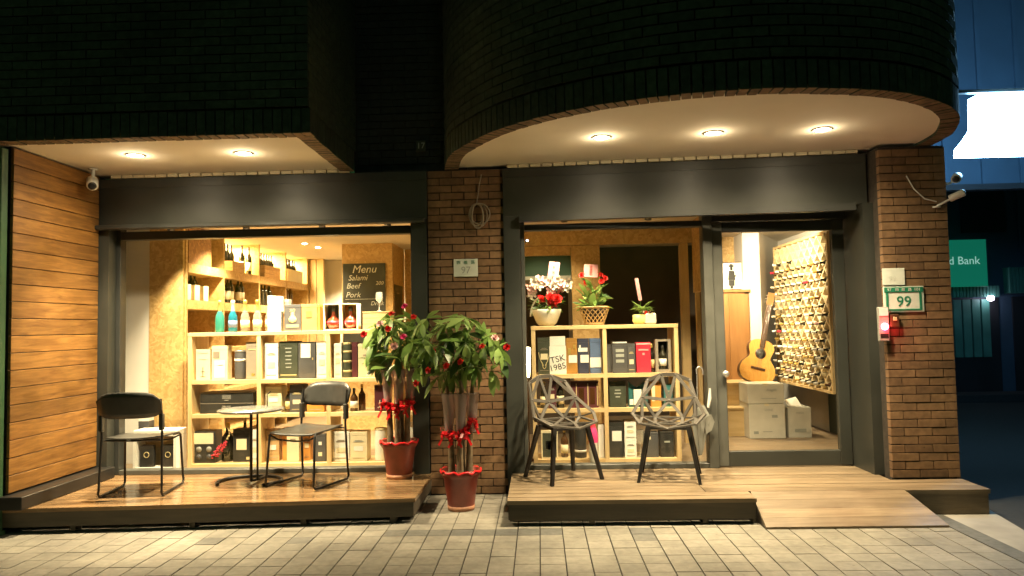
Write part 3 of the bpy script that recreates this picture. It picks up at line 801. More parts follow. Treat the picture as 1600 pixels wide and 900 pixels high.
# right room
MB().box(-.6, .62, 7.8, 7.86, 2.27, CE).build('chipboard_beam', 'osb', rm)
MB().box(.62, 1.72, 7.8, 7.86, 2.27, CE).build('chipboard_beam', 'osb', rm)
MB().box(.36, .66, 7.80, 7.86, .18, 2.265).build('chipboard_post', 'osb', rm)
MB().box(1.50, 1.585, 7.80, 7.88, .18, 2.265).build('pine_post', 'pine_upright', rm)
MB().box(1.66, 1.70, 7.82, 7.88, .18, 2.265).build('pine_post', 'pine_upright', rm)
MB().box(1.625, 1.665, 7.05, 7.79, 1.74, CE).build('hanging_panel', 'osb', rm)
MB().box(-.6, .355, 7.82, 7.86, 1.95, 2.16).build('green_board', 'green_board', rm)
MB().box(-.6, .355, 7.80, 7.86, 2.165, 2.265).build('chipboard_strip', 'osb', rm)
MB().box(-.6, .355, 7.79, 7.86, 1.91, 1.948).build('ledge', 'grey_plastic', rm)
MB().box(-.6, .35, 8.6, 8.66, .18, 1.9).build('dark_partition', 'dark_wall', rm)
MB().box(.5, 2.3, 10.2, 10.26, .18, CE).build('dark_wall', 'dark_wall', rm)
MB().box(.52, .6, 7.87, 10.2, .18, CE).build('dark_wall', 'dark_wall', rm)
MB().box(2.24, 2.30, 9.36, 10.2, .18, CE).build('dark_wall', 'dark_wall', rm)
MB().box(2.2, 2.62, 9.30, 9.36, .18, CE).build('chipboard_wall', 'osb', rm)
MB().prism([(2.46, 8.92), (2.66, 8.92), (3.4, 10.3), (3.4, 11.2), (3.2, 11.2), (2.62, 9.30), (2.46, 9.30)], .18, CE).build('white_column', 'white_plaster', rm)
MB().box(3.225, 3.36, 6.75, 8.45, .18, .69).build('side_wall_panel', 'teal_wall', rm)
MB().box(3.22, 3.36, 8.451, 10.4, .18, .69).build('side_wall', 'white_plaster', rm)
MB().box(3.22, 3.36, 6.75, 10.4, .6901, CE).build('side_wall', 'white_plaster', rm)

# wall shelving receding along the left wall
ws = thing('wall_shelving', 'built in chipboard bottle shelving along the left wall of the shop', 'shelf unit', (-3.6, 9, .18))
for i, y in enumerate((7.08, 7.93, 8.96, 9.92, 10.86)):
    MB().box(-3.86, -3.42, y-.02, y+.02, .18, CE).build('upright', 'osb', ws)
for z, h in ((2.06, .09), (1.70, .09), (1.25, .05), (.80, .05), (.35, .05)):
    for a, b in ((7.10, 7.91), (7.95, 8.94), (8.98, 9.90), (9.94, 10.84)):
        MB().box(-3.86, -3.415, a, b, z-.045, z+h-.045).build('shelf_board', 'osb', ws)
for a, b in ((7.95, 8.94), (8.98, 9.90), (9.94, 10.84)):
    MB().box(-3.85, -3.835, a+.03, b-.03, CE-.05, CE-.02).build('light_strip', 'led_strip', ws)
    lamp('shelf_strip_light', 'AREA', (-3.70, (a+b)/2, CE-.03), 34, (1, .80, .42), size=.12, sy=.85)
MB().box(-3.86, -3.42, 7.12, 7.62, 2.106, CE-.01).build('cupboard_door', 'osb_dark', ws)

# ------------------------------------------------------------------ bottles
def bottle_profile(h, r, neck=.3):
    nr = r*.36
    return [(0, 0), (r*.92, 0), (r, h*.03), (r, h*.56), (r*.93, h*.62), (r*.62, h*.69), (nr, h*.76), (nr*.92, h*.86)], [(nr*1.02, h*.86), (nr*1.08, h*.965), (nr*.9, h), (0, h)]
def bottle(name, label, loc, h=.30, r=.037, glass='dark_bottle', cap='black_card', lab='cream_paper', group=None, cat='bottle', parts=True, seg=12, prof=None, rot=None):
    body, capp = bottle_profile(h, r)
    if name == 'sparkling_bottle':
        body = [(0, 0), (r*.9, 0), (r, h*.03), (r, h*.44), (r*.9, h*.52), (r*.6, h*.61), (r*.42, h*.67)]
        capp = [(r*.45, h*.655), (r*.38, h*.75), (r*.36, h*.88), (r*.46, h*.90), (r*.46, h*.965), (r*.36, h), (0, h)]
    lo, hi = .14*h, (.36 if name == 'sparkling_bottle' else .44)*h
    if parts:
        t = thing(name, label, cat, loc, group=group)
        bo = MB().lathe(body, seg).build('bottle_glass', glass, t, local=True)
        MB().lathe(capp, seg).build('capsule', cap, t, local=True)
        if lab: MB().lathe([(r+.0008, lo), (r+.0012, lo), (r+.0012, hi), (r+.0008, hi)], seg).build('paper_label', lab, bo, local=True)
        return t
    me_key = (h, r, glass, cap, lab, seg)
    if me_key not in BM:
        b = MB(); b.lathe(body, seg, 0); b.lathe(capp, seg, 1)
        if lab: b.lathe([(r+.0012, lo), (r+.0015, lo), (r+.0015, hi), (r+.0012, hi)], seg, 2)
        BM[me_key] = b.mesh(name, [glass, cap, lab or cap])
    o = bpy.data.objects.new(name, BM[me_key]); COL.objects.link(o); o.location = loc
    if rot: o.rotation_euler = rot
    return tag(o, label, cat, group)
BM = {}
# bottles of the wall shelving
def crate(label, x, y, z, lx, ly, h, mat='wine_crate_wood', name='wooden_crate', cat='crate', group=None, slatgap=True):
    t = thing(name, label, cat, (x, y, z), group=group)
    k = 3 if slatgap else 1
    for i in range(k):
        a = h*i/k+.002; b = h*(i+1)/k-.002
        MB().box(lx/2-.01, lx/2, -ly/2, ly/2, a, b).build('slat', mat, t, local=True)
        MB().box(-lx/2, lx/2-.011, -ly/2, -ly/2+.01, a, b).build('slat', mat, t, local=True)
    MB().box(-lx/2, lx/2-.011, ly/2-.01, ly/2, 0, h).build('end_board', mat, t, local=True)
    MB().box(-lx/2, -lx/2+.01, -ly/2+.011, ly/2-.011, 0, h).build('back_board', mat, t, local=True)
    MB().box(-lx/2+.011, lx/2-.011, -ly/2+.011, ly/2-.011, .002, .012).build('base_board', mat, t, local=True)
    return t
G1 = 'wine bottles on the wall shelving'
ORD = ['first', 'second', 'third', 'fourth', 'fifth', 'sixth', 'seventh', 'eighth', 'ninth', 'tenth', 'eleventh', 'twelfth', 'thirteenth', 'fourteenth', 'fifteenth', 'sixteenth', 'seventeenth']
def row(label, z, ys, xs=(-3.50,), h=.30, glass='dark_bottle', cap='black_card', lab=None, jit=.008):
    for iy, y in enumerate(ys):
        for ix, x in enumerate(xs):
            bottle('wine_bottle', label+('' if len(ys) == 1 else ', '+ORD[iy]+' from the window')+('' if len(xs) == 1 else [', front', ', behind'][ix]), (x+random.uniform(-jit, jit), y+random.uniform(-jit, jit), z), h=h, r=.036, glass=glass, cap=cap, lab=lab, group=G1, parts=False, seg=10)
# lower visible tier z=1.745, upper tier z=2.105
row('dark bottle on second wall shelf, nearest bay', 1.746, [7.16+.082*i for i in range(7)], (-3.62, -3.70), lab=None)
for i, (y, c) in enumerate(((7.21, 'second shelf, nearest the chipboard column'), (7.40, 'second shelf, between two others'), (7.60, 'second shelf, farthest from the window in its bay'))):
    t = thing('label_box', 'pale carton before the dark bottles, '+c, 'box', (-3.50, y, 1.746))
    MB().box(-.035, .035, -.055, .055, 0, .15, bev=.002).build('carton', 'cream_paper', t, local=True)
    MB().box(-.036, .036, -.056, .056, .1505, .158).build('lid', 'cream_paper', t, local=True)
row('dark pale labelled bottle on second wall shelf, second bay', 1.746, [8.02, 8.12, 8.27, 8.37, 8.56, 8.66], (-3.52,), h=.32, lab='cream_paper')
row('dark bottle on second wall shelf, third bay', 1.746, [9.05, 9.16, 9.30, 9.40, 9.56], (-3.52,), h=.31)
row('tall brown bottle on second wall shelf, farthest bay', 1.746, [10.1, 10.24, 10.38], (-3.52,), h=.36, glass='brown_bottle')
row('bottle standing alone at the near end of the top shelf', 2.106, [7.72], (-3.52,), h=.33, glass='brown_bottle', lab='white_paper')
crate('low wooden crate under three bottles on the top shelf', -3.56, 8.36, 2.106, .26, .34, .12)
row('bottle in the low crate on the top shelf', 2.135, [8.26, 8.35, 8.44], (-3.56,), h=.30)
row('bottle standing between crates on the top shelf', 2.106, [8.62, 8.82], (-3.50,), h=.34, lab='white_paper')
crate('long slatted crate full of bottles on the top shelf', -3.55, 9.42, 2.106, .26, .56, .15)
row('bottle in the long slatted crate on the top shelf', 2.125, [9.20+.085*i for i in range(6)], (-3.52,), h=.30)
row('bottle just inside the third bay of the top shelf', 2.106, [9.03, 9.10], (-3.50,), h=.32)
crate('pale plain crate of bottles at the far end of the top shelf', -3.55, 10.32, 2.106, .26, .62, .17, mat='cream_paper', slatgap=False)
row('bottle in the pale plain crate on the top shelf', 2.135, [10.06+.08*i for i in range(7)], (-3.52,), h=.30)

# ------------------------------------------------------------------ menu board
mbd = thing('menu_board', 'blackboard with a chalked menu on the chipboard block', 'blackboard', (-2.15, 9.09, 1.20))
MB().box(-.265, .265, -.012, 0, 0, 1.04, bev=.002).build('board', 'chalkboard', mbd, local=True)
for txt, sz, x, z in (('Menu', .135, 0, .965), ('Salami', .095, -.08, .86), ('Beef', .095, -.14, .76), ('200', .065, .19, .79), ('Pork', .095, -.14, .65), ('Cheese', .055, -.15, .535), ('Drink', .07, .16, .54), ('Tea', .06, -.12, .42)):
    text_part('chalk_lettering', txt, sz, 'chalk', mbd, (x, -.0135, z), shear=.25)
MB().box(-.24, .22, -.0145, -.0125, .595, .599).build('chalk_line', 'chalk', mbd, local=True)
def wineglass(label, loc, s=1.0):
    t = thing('wine_glass', label, 'glass', loc)
    MB().lathe([(.032*s, 0), (.03*s, .004), (.005*s, .01), (.004*s, .09*s)], 14).build('stem', 'clear_glass', t, local=True)
    MB().lathe([(.004*s, .09*s), (.03*s, .11*s), (.038*s, .14*s), (.033*s, .2*s)], 14).build('bowl', 'clear_glass', t, local=True)

# ================================================================== DISPLAY SHELVES
def display_shelf(label, x0, cols, y0=6.74):
    W = .645*cols
    t = thing('display_shelf', label, 'shelf unit', (x0, y0, .18), group='pine display shelves standing behind the shop windows')
    zs = (0, .455, .765, 1.205)
    for i in range(cols+1):
        x = .645*i
        MB().box(x-.018, x+.018, 0, .36, .0, 1.204).build('upright', 'pine_upright', t, local=True)
    for z in zs[:1]+zs[3:]:
        pass
    for z in zs:
        if z in (0, zs[3]):
            if z == 0:
                for i in range(cols): MB().box(.645*i+.019, .645*(i+1)-.019, .001, .36, .0, .036).build('shelf_board', 'pine', t, local=True)
            else: MB().box(-.02, W+.02, -.002, .362, 1.2055, 1.24, bev=.002).build('top_board', 'pine', t, local=True)
        else:
            for i in range(cols): MB().box(.645*i+.019, .645*(i+1)-.019, .001, .36, z, z+.034).build('shelf_board', 'pine', t, local=True)
    return t
SL = display_shelf('pine display shelf behind the left window, full of boxes', -3.225, 4)
SR = display_shelf('pine display shelf behind the right window, flowers on top', -.05, 2)
ZT, ZA, ZB, ZC = 1.421, .670, .0, .0
ZT = .18+1.241; ZA = .18+.80; ZB = .18+.49; ZC = .18+.037
# actual clear heights: A (top row) base = .18+.765+.034 ; B base = .18+.455+.034
ZA = .18+.765+.034+.001; ZB = .18+.455+.034+.001; ZC = .18+.037
BOXN = [0]
def box_item(label, x, z, w_, h, mat, decor=(), d=.09, y=6.80, cat='box', name='gift_box', lid=True, group=None, rz=0):
    """decor: (name, dx, z0, w, h, material) flat prints, proud of the front"""
    t = thing(name, label, cat, (x, y, z), rz, group)
    ct = MB().box(-w_/2, w_/2, 0, d, 0, h*.88 if lid else h, bev=.0015).build('carton', mat, t, local=True)
    if lid: MB().box(-w_/2-.0008, w_/2+.0008, -.0008, d+.0008, h*.88+.0012, h, bev=.0015).build('lid', mat, t, local=True)
    if not decor and w_ > .065 and h > .15:
        k = BOXN[0]; BOXN[0] += 1
        pale = mat in ('white_paper', 'cream_paper', 'wine_crate_wood')
        ik = ('taupe_card', 'grey_ink', 'gold_print')[k % 3] if pale else ('gold_print', 'grey_ink', 'taupe_card')[k % 3]
        decor = [('printed_label', 0, h*(.30+.05*(k % 3)), w_*.55, h*.16, 'cream_paper' if not pale else 'white_paper' if mat != 'white_paper' else 'cream_paper'), ('printed_rule', 0, h*.66, w_*.6, .006, ik), ('printed_rule', 0, h*.70, w_*.4, .005, ik), ('printed_rule', 0, h*.10, w_*.7, .004, ik)]
    for q in decor:
        nm, dx, z0, dw, dh, dm = q
        MB().box(dx-dw/2, dx+dw/2, -.0035, -.0012, z0, z0+dh).build(nm, dm, ct, local=True)
    return t
# --- top of left shelf
LX = lambda px: -3.225+(px-297)*.00603     # metres along the left shelf
bottle('sparkling_bottle', 'teal glass bottle with gold top, first on the left shelf', (LX(335), 6.86, ZT), .30, .040, 'teal_glass', 'gold_foil', None, seg=18)
bottle('sparkling_bottle', 'deep blue glass bottle with pale top beside the teal one', (LX(355.5), 6.86, ZT), .30, .040, 'blue_glass', 'cream_paper', 'blue_card', seg=18)
bottle('sparkling_bottle', 'clear sparkling bottle with gold top between blue and orange topped ones', (LX(375), 6.86, ZT), .30, .040, 'clear_glass', 'gold_foil', 'cream_paper', seg=18)
bottle('sparkling_bottle', 'clear sparkling bottle with an orange top', (LX(394.5), 6.86, ZT), .30, .040, 'clear_glass', 'orange_card', 'cream_paper', seg=18)
bottle('sparkling_bottle', 'clear bottle with white top half behind the white boxes', (LX(411), 6.90, ZT), .30, .038, 'clear_glass', 'white_paper', 'cream_paper', seg=18)
box_item('tall narrow white bottle box, left of two', LX(419), ZT, .056, .33, 'white_paper', y=6.80, d=.08)
box_item('tall narrow white bottle box, right of two', LX(429.5), ZT, .056, .325, 'white_paper', y=6.80, d=.08)
box_item('tan bottle box behind the white boxes on the left shelf', LX(438), ZT, .04, .30, 'taupe_card', y=6.9, d=.08)
t = box_item('black gift box printed with a gold decanter', LX(453), ZT, .155, .245, 'charcoal_card', [('print_band', 0, .03, .12, .03, 'taupe_card')], d=.13)
MB().lathe([(0, 0), (.032, .01), (.038, .035), (.02, .06), (.012, .085), (.02, .09), (0, .1)], 12, M=Matrix.Translation((0, -.002, .075)) @ Matrix.Scale(.08, 4, (0, 1, 0))).build('decanter_print', 'gold_print', t, local=True)
text_part('lettering', 'XO', .035, 'gold_print', t, (0, -.0022, .19))
box_item('bronze gift box with small gold square and orange side', LX(479), ZT, .145, .245, 'gold_card', [('gold_square', 0, .125, .05, .055, 'gold_foil')], d=.13)
box_item('thin orange sleeve box against the bronze gift box', LX(493.5), ZT, .02, .24, 'orange_card', d=.12)
# two open cases with round decanters
for k, (px, back) in enumerate(((514, 'charcoal_card'), (541, 'amber_card'))):
    t = thing('display_case', ['open white edged case with grey back and dark red decanter', 'open white edged case with orange back and dark red decanter'][k], 'case', (LX(px), 6.80, ZT))
    w2 = .078
    MB().box(-w2, -w2+.008, 0, .13, 0, .245).build('side_panel', 'cream_paper', t, local=True)
    MB().box(w2-.008, w2, 0, .13, 0, .245).build('side_panel', 'cream_paper', t, local=True)
    MB().box(-w2+.009, w2-.009, .0, .13, .237, .245).build('top_panel', 'cream_paper', t, local=True)
    MB().box(-w2+.009, w2-.009, .0, .13, 0, .008).build('base_panel', 'cream_paper', t, local=True)
    MB().box(-w2+.009, w2-.009, .122, .13, .009, .236).build('back_panel', back, t, local=True)
    b = thing('decanter', ['round dark red spirit decanter in the grey backed case', 'round dark red spirit decanter in the orange backed case'][k], 'bottle', (LX(px), 6.865, ZT+.009))
    MB().lathe([(0, 0), (.035, 0), (.058, .03), (.062, .06), (.05, .095), (.025, .118), (.017, .13), (.016, .165)], 18).build('decanter_glass', 'red_bottle', b, local=True)
    MB().lathe([(.019, .165), (.021, .17), (.019, .2), (.012, .215), (0, .215)], 14).build('stopper', 'black_card', b, local=True)
    MB().lathe([(.0628, .05), (.0632, .05), (.0612, .075), (.061, .075)], 18).build('paper_label', 'red_card', b, local=True)
crate_t = thing('wooden_wine_case', 'pale wooden wine case at the right of the left shelf top', 'crate', (LX(583), 6.80, ZT))
for z_ in (0, .052, .104):
    MB().box(-.125, .125, 0, .012, z_+.001, z_+.05).build('slat', 'wine_crate_wood', crate_t, local=True)
    MB().box(-.125, -.113, .013, .2, z_+.001, z_+.05).build('slat', 'wine_crate_wood', crate_t, local=True)
MB().box(-.128, .128, -.002, .2, .156, .165).build('lid', 'wine_crate_wood', crate_t, local=True)
wineglass('upturned wine glass standing on the wooden wine case', (LX(585), 6.88, ZT+.166), .9)
# --- row A left
def cell(col, xm): return -3.225+.645*col+xm
box_item('pale yellow wine box with a black vine emblem, left shelf upper row', LX(313), ZA, .135, .285, 'cream_paper', [('emblem_stem', 0, .03, .006, .09, 'ink'), ('emblem_bar', 0, .075, .035, .005, 'ink'), ('emblem_foot', 0, .03, .045, .005, 'ink'), ('script_line', 0, .19, .07, .008, 'grey_ink'), ('script_line', .0, .245, .1, .008, 'grey_ink')], d=.1)
box_item('pale yellow wine box with a vine arch print beside the emblem box', LX(339), ZA, .15, .315, 'cream_paper', [('arch_print', 0, .02, .10, .16, 'white_paper'), ('leaf_print', -.03, .2, .06, .06, 'taupe_card'), ('script_line', .01, .13, .05, .008, 'grey_ink')], d=.1)
t = thing('spirit_tin', 'dark round spirit tin with white lettering band, left shelf upper row', 'tin', (LX(368), 6.85, ZA))
MB().lathe([(0, 0), (.049, 0), (.05, .004), (.05, .245), (.049, .25)], 20).build('tin', 'charcoal_card', t, local=True)
MB().lathe([(.051, .251), (.052, .255), (.052, .27), (0, .272)], 20).build('lid', 'silver', t, local=True)
MB().lathe([(.0505, .165), (.0512, .165), (.0512, .19), (.0505, .19)], 20).build('white_band', 'white_paper', t, local=True)
box_item('large taupe gift box in the upper left cell', LX(390), ZA, .115, .345, 'taupe_card', [('gold_badge', .01, .03, .03, .025, 'gold_foil'), ('script_line', 0, .27, .07, .01, 'gold_print')], d=.12)
box_item('plain white box left of the dark green box, left shelf', LX(420), ZA, .125, .335, 'white_paper', d=.14)
t = box_item('dark green gift box with stacked fine lettering', LX(446.5), ZA, .172, .345, 'dark_green_card', [('gold_rule', 0, .03, .15, .008, 'gold_print')]+[('script_line', 0, .1+.035*i, .05+.01*(i % 2), .01, 'grey_ink') for i in range(6)], d=.13)
box_item('charcoal gift box with a square white label', LX(475), ZA, .16, .335, 'charcoal_card', [('white_label', -.01, .19, .09, .13, 'white_paper'), ('gold_badge', .055, .17, .01, .02, 'gold_foil')], d=.12)
box_item('plain white box just left of the second shelf upright', LX(498.5), ZA, .10, .335, 'white_paper', d=.13)
box_item('slim white box right of the second upright', LX(523), ZA, .07, .32, 'white_paper', d=.09)
t = thing('spirit_tin', 'tall dark green spirit tin with gold seals', 'tin', (LX(537), 6.84, ZA))
MB().lathe([(0, 0), (.045, 0), (.046, .004), (.046, .30), (.045, .305)], 20).build('tin', 'dark_green_card', t, local=True)
MB().lathe([(.047, .306), (.048, .31), (.048, .325), (0, .327)], 20).build('lid', 'gold_print', t, local=True)
for zz in (.05, .14, .23): MB().lathe([(.0465, zz), (.0472, zz), (.0472, zz+.02), (.0465, zz+.02)], 20).build('gold_band', 'gold_print', t, local=True)
box_item('dark brown bottle box between tin and cream box', LX(549), ZA, .05, .325, 'plum_card', d=.1)
box_item('large cream carton partly behind the leaves, left shelf', LX(567), ZA, .15, .31, 'cream_paper', [('script_line', 0, .2, .06, .01, 'taupe_card')], d=.14)
box_item('yellow bottle box behind the plant leaves', LX(588), ZA, .07, .30, 'orange_card', d=.1)
box_item('white bottle box hidden beside the flower pot', LX(640), ZA, .12, .31, 'white_paper', d=.1)
# --- row B left
for k in range(2):
    t = box_item(['flat black gift case with silver plate, lower of the pair', 'flat black gift case with silver plate, upper of the pair'][k], LX(350), ZB+.098*k, .50, .094, 'black_card', [('silver_plate', .0, .032, .085, .038, 'silver'), ('small_print', 0, .018, .04, .006, 'grey_ink')], d=.26, lid=False, name='gift_case')
    MB().box(-.253, .253, -.003, -.0012, .088, .093).build('edge_trim', 'taupe_card', t, local=True)
box_item('cream carton with rounded shadowed side, middle row of left shelf', LX(423), ZB, .15, .24, 'cream_paper', d=.16)
bottle('spirit_bottle', 'brown spirit bottle right of the cream carton', (LX(443), 6.86, ZB), .22, .032, 'brown_bottle', 'gold_foil', 'gold_print')
box_item('square charcoal box seen past the chair back, left shelf', LX(459), ZB, .13, .25, 'charcoal_card', d=.14)
box_item('orange wood toned box behind the chair back', LX(488), ZB, .16, .22, 'orange_card', d=.14)
bottle('spirit_bottle', 'brown bottle with a round white label right of the chair back', (LX(546), 6.84, ZB), .21, .036, 'brown_bottle', 'black_card', 'white_paper')
bottle('spirit_bottle', 'brown bottle half behind the one with round label', (LX(556), 6.90, ZB), .24, .034, 'brown_bottle', 'gold_foil', None)
box_item('dark plum box with a stemmed glass print', LX(589), ZB, .12, .235, 'plum_card', [('glass_print', -.01, .03, .006, .07, 'white_paper'), ('glass_foot', -.01, .03, .04, .006, 'white_paper')], d=.11)
box_item('red toned box at the right end of the middle row, left shelf', LX(645), ZB, .14, .22, 'red_card', d=.11)
# --- row C left
t = box_item('black glossy gift case with white label and two round windows', LX(315.5), ZC, .20, .29, 'black_card', [('white_label', -.005, .175, .18, .10, 'cream_paper')], d=.16, lid=False, name='gift_case')
for dx in (-.05, .045):
    MB().lathe([(0, 0), (.026, 0), (.026, .004), (0, .004)], 18, M=Matrix.Translation((dx, -.0005, .125)) @ Matrix.Rotation(math.pi/2, 4, 'X')).build('round_window', 'grey_plastic', t, local=True)
    MB().lathe([(0, 0), (.026, 0), (.026, .004), (0, .004)], 18, M=Matrix.Translation((dx, -.0005, .055)) @ Matrix.Rotation(math.pi/2, 4, 'X')).build('round_window', 'charcoal_card', t, local=True)
bottle('wine_bottle', 'large black bottle draped in a string of red beads', (LX(345), 6.90, ZC), .36, .055, 'dark_bottle', 'gold_foil', None, seg=16)
bd = MB()
rr = random.Random(3)
for k in range(46):
    f_ = k/45; x = LX(352)+.02*math.sin(f_*5)-.10*f_**2; z = ZC+.33-.27*f_; 
    nb_ = 1 if f_ < .6 else 4
    for q in range(nb_):
        M_ = Matrix.Translation((x+rr.uniform(-.03, .03)*(f_ > .6), 6.80-.01*f_+rr.uniform(-.01, .01), z+rr.uniform(-.015, .015)))
        bd.lathe([(0, -.008), (.007, -.003), (.007, .003), (0, .008)], 6, 0 if f_ > .45 else 1, M_)
tag(bd.build('bead_string', ['red_card', 'gold_print']), 'string of red and gold beads hanging beside the black bottle', 'beads')
box_item('large black bottle box with cream square label, lowest row', LX(371.5), ZC, .17, .30, 'black_card', [('cream_label', -.005, .11, .095, .10, 'cream_paper'), ('gold_badge', .055, .02, .03, .025, 'gold_print')], d=.12, y=6.84)
bottle('wine_bottle', 'black bottle with pale neck label leaning behind the cream labelled box', (LX(366), 6.99, ZC), .40, .04, 'dark_bottle', 'cream_paper', None)
box_item('white bottle box before the first shelf upright, lowest row', LX(393.5), ZC, .075, .30, 'white_paper', d=.09)
box_item('wooden wine box, leftmost in the lower middle cell', LX(418), ZC, .12, .29, 'wine_crate_wood', d=.1, y=6.86)
box_item('orange wood wine box between two pale ones', LX(437), ZC, .06, .30, 'orange_card', d=.1, y=6.88)
box_item('pale wooden wine box seen between the chair legs', LX(453), ZC, .115, .30, 'cream_paper', [('script_line', 0, .2, .05, .01, 'taupe_card')], d=.1)
box_item('brown wine box behind the chair front leg', LX(470), ZC, .07, .28, 'orange_card', d=.1, y=6.88)
box_item('dark bottle case with round seals beside the second upright', LX(495), ZC, .10, .25, 'charcoal_card', [('round_seal', 0, .15, .03, .03, 'white_paper'), ('round_seal', 0, .05, .035, .035, 'cream_paper')], d=.1)
box_item('broad white carton right of the second upright, lowest row', LX(527), ZC, .155, .27, 'white_paper', d=.16)
box_item('broad cream carton beside the broad white one, lowest row', LX(554), ZC, .155, .265, 'cream_paper', d=.16)
t = thing('spirit_tin', 'white round tin left of the red flower pot, lowest row', 'tin', (LX(587), 6.85, ZC))
MB().lathe([(0, 0), (.056, 0), (.057, .004), (.057, .27), (.056, .275)], 20).build('tin', 'white_paper', t, local=True)
MB().lathe([(.058, .276), (.059, .28), (.059, .292), (0, .294)], 20).build('lid', 'gold_print', t, local=True)
box_item('white box at the right end of the lowest row, left shelf', LX(645), ZC, .14, .30, 'white_paper', d=.12)

# --- floor things left of the left shelf
t = thing('low_cabinet', 'low white open cabinet on the floor left of the display shelf', 'cabinet', (-3.52, 6.68, .18))
MB().box(-.20, -.175, 0, .2, 0, .30).build('side_panel', 'white_paper', t, local=True)
MB().box(.175, .20, 0, .2, 0, .30).build('side_panel', 'white_paper', t, local=True)
MB().box(-.2, .2, -.002, .2, .301, .36, bev=.006).build('top', 'white_paper', t, local=True)
MB().box(-.174, .174, .17, .19, 0, .30).build('back_panel', 'gold_card', t, local=True)
MB().box(-.174, .174, .005, .17, 0, .02).build('base_panel', 'white_paper', t, local=True)
for dx, mt in ((-.09, 'black_card'), (.0, 'dark_green_card'), (.09, 'black_card')):
    pass
for i, dx in enumerate((-.095, .105)):
    t = thing('disc_case', ['dark square disc case with a bright ring, left in the low cabinet', 'dark square disc case with a bright ring, right in the low cabinet'][i], 'case', (-3.52+dx, 6.72, .201))
    MB().box(-.065, .065, 0, .04, 0, .2, bev=.003).build('case', 'black_card', t, local=True)
    MB().tube([(.024*math.cos(q*math.pi/7), -.003, .11+.024*math.sin(q*math.pi/7)) for q in range(14)], .0035, 6, closed=True).build('ring', 'gold_print', t, local=True)
box_item('violet grey carton on the floor left of the low cabinet', -3.60, .181, .08, .36, 'purple_card', y=7.0-.12, d=.08)
box_item('dark carton on the floor against the white wall', -3.72, .181, .10, .42, 'charcoal_card', y=6.86, d=.1)
box_item('small white box lying on the dark carton', -3.72, .602, .10, .05, 'white_paper', y=6.86, d=.09, lid=False)

# --- right shelf
RX = lambda px: -.05+(px-835)*.00578
t = box_item('dark box printed with a pale antler mask, right shelf', RX(851.5), ZA, .115, .335, 'dark_green_card', [], d=.12)
for s_ in (-1, 1):
    MB().tube([(s_*.008, -.003, .08), (s_*.03, -.003, .12), (s_*.045, -.003, .17), (s_*.05, -.003, .2)], .0035, 5).build('antler_print', 'gold_print', t, local=True)
    MB().tube([(s_*.02, -.003, .11), (s_*.012, -.003, .06), (0, -.003, .05)], .003, 5).build('antler_print', 'gold_print', t, local=True)
t = thing('lettered_box', 'tall white box lettered TSK 1985 in the right shelf', 'box', (RX(873), 6.79, ZA))
MB().box(-.076, .076, 0, .13, 0, .255, bev=.0015).build('carton', 'white_paper', t, local=True)
MB().box(-.071, .071, .003, .127, .257, .345, bev=.0015).build('lid', 'white_paper', t, local=True)
text_part('lettering', 'TSK', .082, 'ink', t, (-.002, -.002, .135), rot=(math.pi/2, R(-12), 0))
text_part('lettering', '1985', .078, 'ink', t, (-.003, -.002, .062), rot=(math.pi/2, R(-12), 0))
box_item('amber whisky box with flame print and white label', RX(895), ZA, .10, .325, 'amber_card', [('white_label', .01, .10, .075, .07, 'white_paper'), ('flame_print', -.02, .175, .025, .06, 'gold_foil'), ('flame_print', .025, .23, .02, .035, 'gold_foil')], d=.11)
box_item('navy whisky box with white splash print and white label', RX(913.5), ZA, .10, .32, 'navy_card', [('white_label', .01, .10, .075, .07, 'white_paper'), ('splash_print', -.005, .20, .085, .035, 'white_paper'), ('splash_print', -.03, .235, .015, .025, 'white_paper')], d=.11)
box_item('blue whisky box with white band under it, right shelf', RX(932.5), ZA, .10, .32, 'blue_card', [('white_label', 0, .055, .10, .09, 'white_paper')], d=.11)
box_item('slim dark box against the middle upright, right shelf', RX(955), ZA, .055, .26, 'charcoal_card', d=.11, y=6.85)
box_item('grey black box with three silver text blocks', RX(971), ZA, .135, .285, 'charcoal_card', [('silver_text', .0, .19, .075, .028, 'grey_ink'), ('silver_text', .0, .145, .075, .028, 'grey_ink'), ('silver_text', .0, .095, .075, .028, 'grey_ink'), ('top_line', 0, .272, .13, .01, 'white_paper')], d=.12)
box_item('plain dark grey box left of the crimson box', RX(989), ZA, .07, .265, 'charcoal_card', d=.12)
t = box_item('bright crimson whisky box in the right shelf', RX(1008), ZA, .13, .275, 'red_card', [('pale_edge', 0, .255, .128, .012, 'flower_pale'), ('script_line', 0, .2, .09, .014, 'pink_paper'), ('crest', 0, .16, .02, .02, 'pink_paper')], d=.11)
bottle('spirit_bottle', 'dark bottle squeezed between crimson box and framed bottle', (RX(1023), 6.88, ZA), .26, .03, 'dark_bottle', 'gold_foil', 'gold_print')
t = thing('bottle_frame', 'taupe open frame case around a black bottle with white label', 'case', (RX(1039), 6.80, ZA))
for a in ((-.07, -.045, 0, .30), (.045, .07, 0, .30)): MB().box(a[0], a[1], 0, .1, a[2], a[3]).build('side_panel', 'taupe_card', t, local=True)
MB().box(-.044, .044, 0, .1, .28, .30).build('top_panel', 'taupe_card', t, local=True); MB().box(-.044, .044, 0, .1, 0, .025).build('base_panel', 'taupe_card', t, local=True)
MB().box(-.044, .044, .09, .1, .026, .279).build('back_panel', 'black_card', t, local=True)
bottle('spirit_bottle', 'black bottle with tall white label inside the taupe frame', (RX(1039), 6.845, ZA+.026), .22, .036, 'dark_bottle', 'black_card', 'white_paper')
